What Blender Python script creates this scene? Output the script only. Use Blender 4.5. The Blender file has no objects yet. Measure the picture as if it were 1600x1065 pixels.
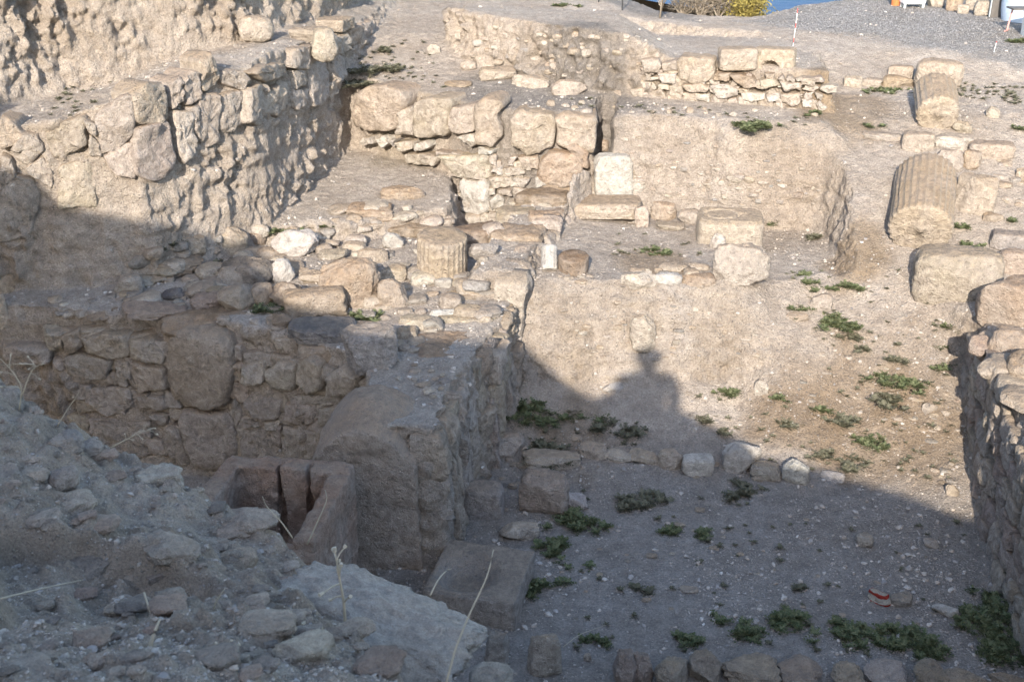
import bpy, bmesh, math, random, time
import numpy as np
from mathutils import Vector, Matrix
from mathutils.bvhtree import BVHTree
T00 = time.time()
rad = math.radians

# ------------------------------------------------------------------ camera, sky, sun, exposure
S = bpy.context.scene
COL = S.collection
CAM_Z, PITCH, FPX, CX, CY = 5.6, rad(24.5), 1778.0, 800.0, 532.5
cam_d = bpy.data.cameras.new('camera')
cam = bpy.data.objects.new('camera', cam_d); COL.objects.link(cam)
cam.location = (0, 0, CAM_Z); cam.rotation_euler = (math.pi/2 - PITCH, 0, 0)
cam_d.sensor_width = 36.0; cam_d.lens = 36.0*FPX/1600.0
cam_d.clip_start = 0.05; cam_d.clip_end = 6000
cam_d.dof.use_dof = True; cam_d.dof.focus_distance = 11.0; cam_d.dof.aperture_fstop = 9.0
S.camera = cam

SUN_AZ, SUN_EL = rad(10.0), rad(25.0)        # the way the light travels, and how steeply
W = bpy.data.worlds.new('World'); S.world = W; W.use_nodes = True
nt = W.node_tree; nt.nodes.clear()
sky = nt.nodes.new('ShaderNodeTexSky'); sky.sky_type = 'NISHITA'; sky.sun_disc = False
sky.sun_elevation = SUN_EL; sky.sun_rotation = SUN_AZ + math.pi
sky.altitude = 300; sky.air_density = 1.0; sky.dust_density = 1.4; sky.ozone_density = 1.0
bg = nt.nodes.new('ShaderNodeBackground'); bg.inputs['Strength'].default_value = 0.15
wo = nt.nodes.new('ShaderNodeOutputWorld')
nt.links.new(sky.outputs[0], bg.inputs[0]); nt.links.new(bg.outputs[0], wo.inputs[0])
sun_d = bpy.data.lights.new('sun', 'SUN'); sun_d.energy = 2.75; sun_d.angle = rad(0.53); sun_d.color = (1.0, 0.91, 0.80)
sun = bpy.data.objects.new('sun', sun_d); COL.objects.link(sun)
LDIR = Vector((math.sin(SUN_AZ)*math.cos(SUN_EL), math.cos(SUN_AZ)*math.cos(SUN_EL), -math.sin(SUN_EL)))
sun.rotation_euler = LDIR.to_track_quat('-Z', 'Y').to_euler(); sun.location = (-3, -8, 14)
S.view_settings.view_transform = 'Standard'; S.view_settings.look = 'None'
S.view_settings.exposure = 1.78; S.view_settings.gamma = 1.0; S.view_settings.use_curve_mapping = False

# ------------------------------------------------------------------ helpers: pixels of the photograph to places
cP, sP = math.cos(PITCH), math.sin(PITCH)
def ray(px, py):
    a, b = (px-CX)/FPX, (py-CY)/FPX
    return np.array([a, cP - b*sP, -(sP + b*cP)])
def at_z(px, py, z):
    d = ray(px, py); return np.array([0, 0, CAM_Z]) + d*((z-CAM_Z)/d[2])
def at_y(px, py, y):
    d = ray(px, py); return np.array([0, 0, CAM_Z]) + d*(y/d[1])
def proj(p):
    x, y, z = p[0], p[1], p[2]-CAM_Z
    dep = y*cP - z*sP; up = y*sP + z*cP
    return CX + FPX*x/dep, CY - FPX*up/dep, dep
class Zm:
    """pixel coordinates read off an enlarged window of the photograph"""
    def __init__(s, x0, y0, k): s.x0, s.y0, s.k = x0, y0, k
    def __call__(s, *pts): return [(s.x0 + a/s.k, s.y0 + b/s.k) for a, b in pts]
Z1 = Zm(0, 0, 2.6633); Z2 = Zm(500, 0, 2.6633); Z3 = Zm(1000, 0, 2.6633); Z4 = Zm(0, 330, 2.6633)

# ------------------------------------------------------------------ numpy noise
def _hash(ix, iy, iz, seed):
    h = (ix.astype(np.uint32)*np.uint32(374761393) + iy.astype(np.uint32)*np.uint32(668265263)
         + iz.astype(np.uint32)*np.uint32(2147483647) + np.uint32(seed*974711 & 0xffffffff))
    h = (h ^ (h >> np.uint32(13)))*np.uint32(1274126177)
    h = (h ^ (h >> np.uint32(16)))*np.uint32(2246822519)
    return ((h ^ (h >> np.uint32(15))) & np.uint32(0xffffff)).astype(np.float32)/np.float32(0xffffff)
def vnoise(x, y, z, seed=0):
    x = np.asarray(x, np.float32); y = np.asarray(y, np.float32); z = np.asarray(z, np.float32)
    x, y, z = np.broadcast_arrays(x, y, z)
    fx, fy, fz = np.floor(x), np.floor(y), np.floor(z)
    ix, iy, iz = fx.astype(np.int64), fy.astype(np.int64), fz.astype(np.int64)
    u, v, w = x-fx, y-fy, z-fz
    u = u*u*u*(u*(u*6-15)+10); v = v*v*v*(v*(v*6-15)+10); w = w*w*w*(w*(w*6-15)+10)
    r = 0
    for dx in (0, 1):
        a = u if dx else 1-u
        for dy in (0, 1):
            b = a*(v if dy else 1-v)
            for dz in (0, 1):
                r = r + b*(w if dz else 1-w)*_hash(ix+dx, iy+dy, iz+dz, seed)
    return r*2-1
def fbm(x, y, z, oct=4, seed=0, gain=.5, lac=2.03):
    a, r, s = 1.0, 0, 0
    for o in range(oct):
        r = r + a*vnoise(x, y, z, seed+o*17); s += a; a *= gain
        x, y, z = x*lac+3.1, y*lac+1.7, z*lac+5.3
    return r/s
def worley(x, y, z, seed=0):
    x = np.asarray(x, np.float32); y = np.asarray(y, np.float32); z = np.asarray(z, np.float32)
    ix, iy, iz = np.floor(x).astype(np.int64), np.floor(y).astype(np.int64), np.floor(z).astype(np.int64)
    best = np.full(x.shape, 9., np.float32)
    for dx in (-1, 0, 1):
        for dy in (-1, 0, 1):
            for dz in (-1, 0, 1):
                cx, cy, cz = ix+dx, iy+dy, iz+dz
                px = cx + _hash(cx, cy, cz, seed); py = cy + _hash(cx, cy, cz, seed+5); pz = cz + _hash(cx, cy, cz, seed+9)
                best = np.minimum(best, (px-x)**2 + (py-y)**2 + (pz-z)**2)
    return np.sqrt(best)
def sstep(a, b, x):
    t = np.clip((x-a)/(b-a), 0, 1); return t*t*(3-2*t)

# ------------------------------------------------------------------ materials
def node_mat(name, rough=.95):
    m = bpy.data.materials.new(name); m.use_nodes = True
    t = m.node_tree; t.nodes.clear()
    o = t.nodes.new('ShaderNodeOutputMaterial'); p = t.nodes.new('ShaderNodeBsdfPrincipled')
    p.inputs['Roughness'].default_value = rough; p.inputs['Specular IOR Level'].default_value = .15
    t.links.new(p.outputs[0], o.inputs[0])
    return m, t, p
def N(t, typ, **kw):
    n = t.nodes.new(typ)
    for k, v in kw.items():
        if hasattr(n, k): setattr(n, k, v)
        else: n.inputs[k].default_value = v
    return n
def mixc(t, fac, a, b, blend='MIX'):
    m = t.nodes.new('ShaderNodeMix'); m.data_type = 'RGBA'; m.blend_type = blend
    for i, v in ((0, fac), (6, a), (7, b)):
        if isinstance(v, (int, float)): m.inputs[i].default_value = v
        elif isinstance(v, tuple): m.inputs[i].default_value = (*v, 1) if len(v) == 3 else v
        else: t.links.new(v, m.inputs[i])
    return m.outputs[2]
def ramp(t, src, p0, p1, c0=(0, 0, 0), c1=(1, 1, 1)):
    r = t.nodes.new('ShaderNodeValToRGB')
    r.color_ramp.elements[0].position = p0; r.color_ramp.elements[1].position = p1
    r.color_ramp.elements[0].color = (*c0, 1); r.color_ramp.elements[1].color = (*c1, 1)
    t.links.new(src, r.inputs[0]); return r.outputs[0]
def noise(t, vec, scale, detail=6, rough=.6):
    n = N(t, 'ShaderNodeTexNoise', Scale=scale, Detail=detail, Roughness=rough)
    t.links.new(vec, n.inputs['Vector']); return n.outputs[0]
def math_n(t, op, a, b):
    m = t.nodes.new('ShaderNodeMath'); m.operation = op
    for i, v in ((0, a), (1, b)):
        if isinstance(v, (int, float)): m.inputs[i].default_value = v
        else: t.links.new(v, m.inputs[i])
    return m.outputs[0]

def earth_material(name, near=False):
    m, t, p = node_mat(name, .97)
    geo = t.nodes.new('ShaderNodeNewGeometry'); pos = geo.outputs['Position']
    tint = t.nodes.new('ShaderNodeVertexColor'); tint.layer_name = 'tint'
    c = tint.outputs[0]
    big = noise(t, pos, 1.3, 5); mid = noise(t, pos, 9, 6, .65); fine = noise(t, pos, 60 if not near else 130, 5, .7)
    c = mixc(t, ramp(t, big, .35, .7), c, (.83, .80, .76), 'MULTIPLY')
    c = mixc(t, 1.0, c, ramp(t, mid, .28, .72, (.70, .68, .66), (1.16, 1.14, 1.10)), 'MULTIPLY')
    c = mixc(t, 1.0, c, ramp(t, fine, .28, .72, (.62, .61, .60), (1.30, 1.29, 1.28)), 'MULTIPLY')
    v = N(t, 'ShaderNodeTexVoronoi', Scale=42 if not near else 70); t.links.new(pos, v.inputs['Vector'])
    vs = t.nodes.new('ShaderNodeSeparateColor'); t.links.new(v.outputs['Color'], vs.inputs[0])
    chip = math_n(t, 'MULTIPLY', ramp(t, v.outputs['Distance'], .22, .34, (1, 1, 1), (0, 0, 0)), ramp(t, vs.outputs[0], .74, .78))
    chipc = mixc(t, vs.outputs[1], (.52, .46, .38), (.24, .21, .185))
    c = mixc(t, chip, c, chipc)
    t.links.new(c, p.inputs['Base Color'])
    h = math_n(t, 'ADD', math_n(t, 'MULTIPLY', mid, .8), math_n(t, 'ADD', math_n(t, 'MULTIPLY', fine, .5), math_n(t, 'MULTIPLY', chip, .5)))
    h = math_n(t, 'ADD', h, math_n(t, 'MULTIPLY', noise(t, pos, 26 if not near else 50, 6, .72), .9))
    b = N(t, 'ShaderNodeBump', Strength=1.0, Distance=.055 if not near else .022)
    t.links.new(h, b.inputs['Height']); t.links.new(b.outputs[0], p.inputs['Normal'])
    return m
M_EARTH = earth_material('bare_earth')
M_MOUND = earth_material('loose_spoil', True)

def stone_material(name, patina=.75, pits=1.0, scale=1.0, dirt=.6):
    """colour comes from the object's own colour; weathered ochre crust lies on upward faces, dust in hollows"""
    m, t, p = node_mat(name, .93)
    oi = t.nodes.new('ShaderNodeObjectInfo'); tc = t.nodes.new('ShaderNodeTexCoord')
    geo = t.nodes.new('ShaderNodeNewGeometry')
    add = t.nodes.new('ShaderNodeVectorMath'); add.operation = 'ADD'
    sc = t.nodes.new('ShaderNodeVectorMath'); sc.operation = 'SCALE'; sc.inputs['Scale'].default_value = 37.0
    cmb = t.nodes.new('ShaderNodeCombineXYZ')
    for i in range(3): t.links.new(oi.outputs['Random'], cmb.inputs[i])
    t.links.new(cmb.outputs[0], sc.inputs[0])
    t.links.new(geo.outputs['Position'], add.inputs[0]); t.links.new(sc.outputs[0], add.inputs[1])
    v = add.outputs[0]
    big = noise(t, v, 3.2*scale, 5, .6); mid = noise(t, v, 16*scale, 7, .68); fine = noise(t, v, 85*scale, 4, .7)
    c = oi.outputs['Color']
    c = mixc(t, math_n(t, 'MULTIPLY', ramp(t, big, .40, .62), dirt), c, (.43, .38, .33))
    up = t.nodes.new('ShaderNodeSeparateXYZ'); t.links.new(geo.outputs['Normal'], up.inputs[0])
    lich = math_n(t, 'MULTIPLY', ramp(t, math_n(t, 'ADD', up.outputs[2], math_n(t, 'MULTIPLY', math_n(t, 'SUBTRACT', mid, .5), 1.6)), .45, .95), patina)
    c = mixc(t, lich, c, mixc(t, 1.0, c, (.82, .72, .60), 'MULTIPLY'))
    c = mixc(t, 1.0, c, ramp(t, mid, .27, .73, (.55, .53, .51), (1.28, 1.27, 1.25)), 'MULTIPLY')
    c = mixc(t, 1.0, c, ramp(t, fine, .25, .75, (.74, .73, .72), (1.2, 1.2, 1.2)), 'MULTIPLY')
    t.links.new(c, p.inputs['Base Color'])
    mus = N(t, 'ShaderNodeTexVoronoi', Scale=26*scale); t.links.new(v, mus.inputs['Vector'])
    pit = ramp(t, mus.outputs['Distance'], .05, .3)
    h = math_n(t, 'ADD', math_n(t, 'MULTIPLY', mid, 1.0), math_n(t, 'ADD', math_n(t, 'MULTIPLY', fine, .35), math_n(t, 'MULTIPLY', pit, .22*pits)))
    b = N(t, 'ShaderNodeBump', Strength=1.0, Distance=.06/scale)
    t.links.new(h, b.inputs['Height']); t.links.new(b.outputs[0], p.inputs['Normal'])
    return m
M_STONE = stone_material('weathered_limestone')
M_STONE_NEAR = stone_material('weathered_limestone_close', .5, .7, 2.0)
M_MARBLE = stone_material('white_marble', .1, .5, 1.0, .25)

def plain(name, col, rough=.6, metal=0.0, bump=.0):
    m, t, p = node_mat(name, rough)
    geo = t.nodes.new('ShaderNodeTexCoord')
    n = noise(t, geo.outputs['Object'], 14, 5)
    c = mixc(t, 1.0, (*col, 1), ramp(t, n, .25, .75, (.8, .8, .8), (1.12, 1.12, 1.12)), 'MULTIPLY')
    t.links.new(c, p.inputs['Base Color']); p.inputs['Metallic'].default_value = metal
    return m
def leaf_mat(name, c0, c1):
    m, t, p = node_mat(name, .6)
    geo = t.nodes.new('ShaderNodeNewGeometry')
    c = mixc(t, geo.outputs['Random Per Island'], c0, c1)
    t.links.new(c, p.inputs['Base Color'])
    tr = t.nodes.new('ShaderNodeBsdfTranslucent'); t.links.new(c, tr.inputs[0])
    ms = t.nodes.new('ShaderNodeMixShader'); ms.inputs[0].default_value = .25
    o = [n for n in t.nodes if n.type == 'OUTPUT_MATERIAL'][0]
    t.links.new(p.outputs[0], ms.inputs[1]); t.links.new(tr.outputs[0], ms.inputs[2]); t.links.new(ms.outputs[0], o.inputs[0])
    return m
M_WEED = leaf_mat('weed_leaf', (.06, .085, .035), (.18, .185, .10))
M_WEED2 = leaf_mat('dull_weed_leaf', (.09, .095, .06), (.18, .165, .115))
M_DRY = leaf_mat('dry_stalk', (.34, .29, .20), (.52, .46, .36))
M_TWIG = leaf_mat('shrub_twig', (.16, .13, .095), (.33, .28, .22))
M_SHRUB = leaf_mat('yellow_shrub_leaf', (.20, .17, .05), (.34, .27, .08))

# ------------------------------------------------------------------ object helpers
def link(name, me, mat=None, parent=None, loc=None, color=None):
    o = bpy.data.objects.new(name, me); COL.objects.link(o)
    if mat is not None and me is not None and not me.materials: me.materials.append(mat)
    if loc is not None: o.location = loc
    if parent is not None:
        o.parent = parent; q = parent
        while q is not None: o.location = o.location - q.location; q = q.parent
    if color is not None: o.color = (*color, 1)
    return o
def mesh(name, V, F, smooth=True):
    me = bpy.data.meshes.new(name)
    V = np.asarray(V, np.float32)
    if isinstance(F, np.ndarray):
        k = F.shape[1]
        me.vertices.add(len(V)); me.vertices.foreach_set('co', V.ravel())
        me.loops.add(F.size); me.loops.foreach_set('vertex_index', F.astype(np.int32).ravel())
        me.polygons.add(len(F)); me.polygons.foreach_set('loop_start', np.arange(0, F.size, k, dtype=np.int32))
        me.update(calc_edges=True)
    else:
        me.from_pydata([tuple(v) for v in V.tolist()], [], F); me.update()
    me.polygons.foreach_set('use_smooth', np.full(len(me.polygons), smooth, bool))
    return me
def tag(o, label=None, cat=None, group=None, kind=None):
    if label: o['label'] = label
    if cat: o['category'] = cat
    if group: o['group'] = group
    if kind: o['kind'] = kind
    return o
def empty(name, loc=(0, 0, 0)):
    o = bpy.data.objects.new(name, None); COL.objects.link(o); o.location = loc; o.empty_display_size = .1; return o
def tints(me, arr):
    a = me.color_attributes.new('tint', 'FLOAT_COLOR', 'POINT')
    b = np.ones((len(arr), 4), np.float32); b[:, :3] = arr
    a.data.foreach_set('color', b.ravel())

# ------------------------------------------------------------------ the ground: levels cut by the excavation
def sd_poly(x, y, P):
    """signed distance to a polygon, negative inside"""
    P = np.asarray(P, float); n = len(P); d = np.full(x.shape, 1e9); ins = np.zeros(x.shape, bool)
    for i in range(n):
        a, b = P[i], P[(i+1) % n]; e = b-a
        wx, wy = x-a[0], y-a[1]
        t = np.clip((wx*e[0]+wy*e[1])/(e @ e + 1e-12), 0, 1)
        d = np.minimum(d, (wx-e[0]*t)**2 + (wy-e[1]*t)**2)
        c = ((a[1] > y) != (b[1] > y))
        with np.errstate(divide='ignore', invalid='ignore'):
            ins ^= c & (x < (b[0]-a[0])*(y-a[1])/(b[1]-a[1]+1e-12)+a[0])
    d = np.sqrt(d); return np.where(ins, -d, d)
LINE_W0 = [(-8.5, 10.3), (-5.1, 10.6), (-3.6, 10.8), (-2.72, 12.1), (-2.2, 14.3), (-1.9, 16.5), (-1.75, 18.2)]
LINE_UP = [(-8.5, 11.3), (-5.6, 11.75), (-4.85, 12.5), (-3.2, 13.5), (-2.45, 16.0), (-2.2, 18.4)]
LINE_W1 = [(-.60, 7.75), (-.47, 8.5), (-.20, 9.35), (.02, 10.3), (.25, 11.2), (.45, 12.0), (.62, 12.6), (.95, 13.2)]
LINE_W2 = [(-2.3, 14.55), (-.9, 13.7), (-.3, 13.35), (.2, 13.25), (.98, 13.2)]
LINE_W3 = [(-8.5, 10.25), (-4.6, 10.15), (-2.95, 9.9), (-1.9, 9.45), (-1.35, 9.1), (-1.25, 8.6)]
LINE_W4 = [(3.72, 6.0), (3.90, 7.1), (4.14, 8.45), (4.32, 9.3), (4.42, 9.9)]
LINE_W6 = [(1.55, 13.95), (3.72, 13.32)]
def levels(x, y):
    wx = x + .05*fbm(x*1.7, y*1.7, 0.0, 3, 3); wy = y + .05*fbm(x*1.7, y*1.7, 9.0, 3, 4)
    z = np.interp(y, [4, 9, 10.4, 11, 12, 13, 14, 15.0, 15.8, 30], [1.2, 1.25, 1.32, 1.55, 2.05, 2.45, 2.58, 2.9, 3.0, 3.0])
    z = z + np.clip((x-4.0)*.06, -.1, .3)*(y < 14)
    # land beyond the brow falls to the lake
    brow = sd_poly(x, y, [(1.2, 22), (2.2, 17.7), (2.9, 17.25), (3.65, 17.2), (4.5, 18.3), (5.6, 19.1), (9.5, 20.4), (9.5, 40), (1.2, 40)])
    z = np.where(brow < 0, z + brow*.75, z)
    def put(poly, h, w=.07, warp=True):
        nonlocal z
        s = sd_poly(wx, wy, poly) if warp else sd_poly(x, y, poly)
        m = np.clip(.5 - s/w, 0, 1); z = z*(1-m) + h*m
    # ground behind the cross wall, climbing to the left
    hb = np.interp(y, [13, 14, 15, 16, 17, 18], [2.5, 2.55, 2.72, 2.95, 3.05, 3.1])
    put([(-2.4, 13.0), (1.2, 13.0), (1.6, 13.0), (3.7, 12.6), (3.7, 14), (2, 15.2), (1.6, 18.5), (-2.4, 18.5)], hb, .3)
    # upper cut and rubble wall terrace
    hs = np.interp(x, [-1, 1.4, 2.0, 3.8], [3.38, 3.28, 2.98, 2.95]) + 0*y
    hs = np.minimum(hs, 3.38) + np.clip((y-15.5)*-.12, -.3, 0)
    put([(-.85, 15.75), (-.55, 15.15), (.5, 14.45), (1.5, 14.0), (3.75, 13.38), (3.85, 14.6), (3.4, 15.8), (1.2, 17.2), (-.4, 17.2)], hs, .10)
    # trench in front of the sandy section
    put([(.98, 13.1), (1.2, 13.05), (2.3, 12.75), (3.5, 12.45), (3.62, 12.2), (3.46, 11.0), (3.2, 10.3), (.1, 10.3), (.3, 11.4)],
        1.32 + .0*x, .16)
    # ledge platform with the row of stones
    put([(.0, 10.58), (.9, 10.50), (1.7, 10.46), (2.30, 10.55), (2.45, 11.2), (2.5, 12.2), (2.3, 12.85), (1.0, 13.15), (.5, 12.2)], 1.42 + .03*np.sin(x*3), .22)
    # left terrace
    ht = np.interp(y, [11.5, 12.3, 14.5], [1.48, 1.55, 1.72])
    put([(-3.6, 10.85), (-2.65, 12.15), (-2.2, 14.6), (-.9, 13.8), (-.1, 13.3), (.95, 13.2), (.62, 12.6), (.25, 11.2), (.02, 10.3), (-.2, 9.35),
         (-.47, 8.5), (-.60, 7.75), (-1.25, 7.75), (-1.25, 8.6), (-1.35, 9.1), (-1.9, 9.45), (-2.95, 9.9), (-4.6, 10.15), (-9, 10.25), (-9, 10.4), (-5.1, 10.65)], 1.32 + .05*fbm(x*1.3, y*1.3, 2.0, 3, 8), .07)
    put([(-2.75, 11.95), (-2.15, 14.7), (-.75, 13.75), (-.62, 12.75), (-.75, 12.5), (-1.6, 12.2)], ht, .09)
    put([(-.62, 13.55), (-.60, 12.5), (-.45, 12.4), (-.1, 12.55), (-.08, 13.3)], 1.1 + 0*x, .07)
    put([(.06, 10.45), (.25, 11.2), (.45, 12.0), (.62, 12.6), (.95, 13.2), (.25, 13.25), (.0, 12.5), (-.28, 11.4), (-.42, 10.5)], 1.57 + .04*fbm(x*2, y*2, 5., 2, 18), .10)
    # narrow slot at the end of the cross wall
    put([(.97, 13.12), (1.16, 13.08), (1.26, 13.95), (1.10, 13.98)], 1.35 + 0*x, .05)
    # the pit with its sloping back
    f0 = np.interp(y, [5, 9.0, 9.5, 9.9, 10.15, 10.25, 10.5, 10.62, 11], [0, .04, .17, .36, .52, .80, 1.32, 1.47, 1.47])
    f1 = np.interp(y, [5, 8.8, 9.2, 9.8, 10.3, 10.8, 11.2], [0, .04, .16, .55, .98, 1.3, 1.5])
    k = sstep(2.15, 2.75, x); hp = f0*(1-k) + f1*k
    hp = hp + np.clip((x-3.35), 0, .7)*.35*sstep(8.0, 8.9, y)
    edge = [(-.60, 7.75), (-.47, 8.5), (-.20, 9.35), (.02, 10.3), (.1, 10.6), (.5, 10.62), (2.3, 10.62), (2.6, 10.85), (3.2, 11.0), (3.9, 10.75), (4.42, 9.9),
            (4.32, 9.3), (4.14, 8.45), (3.90, 7.1), (3.72, 6.0), (3.6, 4), (-1.25, 4), (-1.25, 7.75)]
    put(edge, hp, .06)
    # retained earth to the right of the right-hand wall
    put([(4.44, 9.75), (4.34, 9.3), (4.16, 8.45), (3.92, 7.1), (3.74, 6.0), (3.62, 4), (9, 4), (9, 9.4), (5, 9.9)], 1.36 + 0*x, .06)
    # left pit in front of the shaded wall
    put([(-1.0, 4), (-1.0, 7.3), (-1.25, 7.75), (-1.25, 8.6), (-1.35, 9.1), (-1.9, 9.45), (-2.95, 9.9), (-4.6, 10.15), (-9, 10.25), (-9, 4)], -.4 + 0*x, .06)
    # bank to the left: wall top ledge, then the high section
    hl = np.interp(x, [-6, -5, -4.2, -3.7, -2.7, -2.2, -1.8], [2.85, 2.92, 3.05, 3.22, 3.3, 3.2, 3.15]) + 0*y
    hl = hl + .06*fbm(x*1.6, y*1.6, 1.0, 3, 12)
    put(LINE_W0 + [(-1.8, 21), (-9, 21), (-9, 10.3)], hl, .07)
    put(LINE_UP + [(-2.2, 21), (-9, 21), (-9, 11.3)], 5.1 + .15*fbm(x, y, 0, 3, 5), .16)
    return z

def on_level(px, py, z=3.0):
    for _ in range(12):
        p = at_z(px, py, z); z = .5*z + .5*float(levels(np.array([p[0]]), np.array([min(p[1], 19.0)]))[0])
    return p
YARD = [on_level(*q)[:2] for q in ((1130, 34), (1245, 46), (1400, 74), (1600, 106), (1700, 120))] + [at_z(*q, 3.0)[:2] for q in ((1900, 60), (1900, 0), (1600, -10), (1340, -20), (1250, 4), (1190, 25))]
def soil_tint(x, y, z):
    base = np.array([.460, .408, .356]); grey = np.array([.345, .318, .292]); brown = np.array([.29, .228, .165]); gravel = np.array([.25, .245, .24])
    c = np.ones((len(x), 3))*base
    n = fbm(x*.9, y*.9, z*.9, 4, 31)[:, None]
    c = c*(1 + .10*n)
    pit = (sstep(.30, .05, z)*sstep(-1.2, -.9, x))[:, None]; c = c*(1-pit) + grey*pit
    def spot(px, py, zz, r, col, k=.8, sq=1.0):
        nonlocal c
        p = at_z(px, py, zz); d = np.hypot(x-p[0], (y-p[1])*sq)
        d = d + .5*r*fbm(x*3, y*3, 0.0, 3, int(px))
        m = (k*sstep(r, r*.35, d))[:, None]; c = c*(1-m) + np.array(col)*m
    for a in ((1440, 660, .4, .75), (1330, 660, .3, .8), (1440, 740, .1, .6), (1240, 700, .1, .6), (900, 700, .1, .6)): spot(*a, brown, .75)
    for a in ((1340, 430, 1.3, .5), (1355, 350, 1.9, .35), (1330, 180, 2.45, .8), (1030, 405, 1.46, .6), (1300, 190, 2.4, .5)): spot(*a, (.31, .245, .175), .75)
    for a in ((880, 90, 3.0, 1.0), (800, 100, 3.0, .8), (960, 100, 3.0, .6), (760, 70, 3.1, .6), (920, 60, 3.2, .7)): spot(*a, (.27, .25, .23), .85)
    for a in ((1080, 275, 2.0, .5), (1220, 285, 1.9, .45)): spot(*a, (.37, .315, .26), .6)
    for a in ((1000, 480, 1.2, .35), (1120, 500, 1.1, .4), (900, 520, 1.0, .3)): spot(*a, (.40, .345, .285), .6)
    for a in ((620, 120, 2.75, .5),): spot(*a, (.30, .26, .20), .5)
    g = sd_poly(x, y, YARD)
    m = (sstep(.12, -.25, g + .3*fbm(x*2, y*2, 0., 3, 77))*.9)[:, None]; c = c*(1-m) + gravel*m
    g = sd_poly(x, y, [at_z(*q, 3.05)[:2] for q in ((870, -8), (950, 10), (1040, 25), (1100, 30), (1060, -8))])
    m = (sstep(.12, -.2, g)*.8)[:, None]; c = c*(1-m) + gravel*m
    return c

def build_ground():
    X0, X1, Y0, Y1, st = -6.6, 9.0, 4.4, 20.4, .04
    xs = np.arange(X0, X1+1e-6, st); ys = np.arange(Y0, Y1+1e-6, st)
    gx, gy = np.meshgrid(xs, ys); gz = levels(gx, gy)
    ny, nx = gx.shape
    V = np.stack([gx.ravel(), gy.ravel(), gz.ravel()], 1)
    idx = np.arange(nx*ny).reshape(ny, nx)
    F = np.stack([idx[:-1, :-1], idx[:-1, 1:], idx[1:, 1:], idx[1:, :-1]], -1).reshape(-1, 4)
    # close it below
    ZB = -2.0
    B = V.copy(); B[:, 2] = ZB; off = len(V)
    rim = np.concatenate([idx[0, :], idx[1:, -1], idx[-1, -2::-1], idx[-2:0:-1, 0]])
    r2 = np.roll(rim, -1)
    side = np.stack([rim, rim+off, r2+off, r2], 1)
    corners = [int(idx[0, 0]), int(idx[-1, 0]), int(idx[-1, -1]), int(idx[0, -1])]
    Fb = F[:, ::-1] + off
    me = mesh('ground_coarse', np.concatenate([V, B]), np.concatenate([F, side, Fb]))
    ob = link('ground_coarse', me)
    md = ob.modifiers.new('r', 'REMESH'); md.mode = 'VOXEL'; md.voxel_size = .024; md.adaptivity = 0
    dg = bpy.context.evaluated_depsgraph_get()
    m2 = bpy.data.meshes.new_from_object(ob.evaluated_get(dg))
    bpy.data.objects.remove(ob); bpy.data.meshes.remove(me)
    n = len(m2.vertices); V = np.empty(n*3, np.float32); m2.vertices.foreach_get('co', V); V = V.reshape(-1, 3)
    F = np.empty(len(m2.loops), np.int32); m2.loops.foreach_get('vertex_index', F); F = F.reshape(-1, 4)
    Nn = np.empty(n*3, np.float32); m2.vertices.foreach_get('normal', Nn); Nn = Nn.reshape(-1, 3)
    bpy.data.meshes.remove(m2)
    cen = V[F].mean(1)
    keep = (cen[:, 2] > -1.2) & (cen[:, 0] > X0+.05) & (cen[:, 0] < X1-.05) & (cen[:, 1] > Y0+.05) & (cen[:, 1] < Y1-.05)
    F = F[keep]
    used = np.zeros(n, bool); used[F.ravel()] = True; mp = np.cumsum(used)-1
    V = V[used].astype(np.float64); Nn = Nn[used]; F = mp[F]
    x, y, z = V.T; nz = Nn[:, 2]
    steep = 1 - sstep(.45, .85, nz)
    # how ragged each cut face is
    rug = np.full(len(x), .45)
    lf = sstep(-1.2, -1.8, x); rug = rug*(1-lf) + 1.0*lf
    up = sstep(3.3, 3.6, z)*lf; rug = rug + .8*up
    w1 = ((x > -1.2) & (x < 1.3) & (y < 13.4) & (z < 1.6)); rug = np.where(w1 & (Nn[:, 0] > .3), .8, rug)
    s2 = ((y > 13.6) & (z > 2.6) & (x > -1.2)); rug = np.where(s2, 1.5, rug)
    rug = np.where((y < 10.8) & (x > .1) & (x < 4), .75, rug)
    flute = fbm(x*7, y*7, z*2.0, 4, 51); lump = fbm(x*9, y*9, z*8, 4, 61); cell = .55 - worley(x*6.5, y*6.5, z*4.5, 71)
    rug = rug*(.35 + 1.1*sstep(-.25, .35, fbm(x*1.4, y*1.4, z*1.8, 3, 41)))
    crumb = .5 - worley(x*15, y*15, z*12, 73); grain = fbm(x*24, y*24, z*20, 2, 75)
    d_st = rug*(.075*flute + .06*lump + .08*cell) + (.35+rug)*(.030*crumb + .016*grain) + .030*fbm(x*2.5, y*2.5, z*11, 3, 77)*(z < 3.3)
    clod = np.maximum(0, .42 - worley(x*11, y*11, z*11, 81))
    d_fl = .022*fbm(x*2.2, y*2.2, z*2.2, 4, 91) + .012*fbm(x*14, y*14, z*14, 3, 95) + .012*(.5 - worley(x*17, y*17, z*17, 97)) + .028*clod*sstep(-.1, .5, fbm(x*1.1, y*1.1, 0., 3, 99))
    V = V + Nn*((steep*d_st + (1-steep)*d_fl)[:, None])
    me = mesh('ground', V, F)
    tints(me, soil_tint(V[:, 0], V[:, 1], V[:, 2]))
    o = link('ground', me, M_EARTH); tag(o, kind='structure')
    return o, V, F, Nn
GROUND, GV, GF, GN = build_ground()
print('ground', len(GV), len(GF), round(time.time()-T00, 1))
BVH = BVHTree.FromPolygons(GV.tolist(), GF.tolist())
CAMP = Vector((0, 0, CAM_Z))
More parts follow.
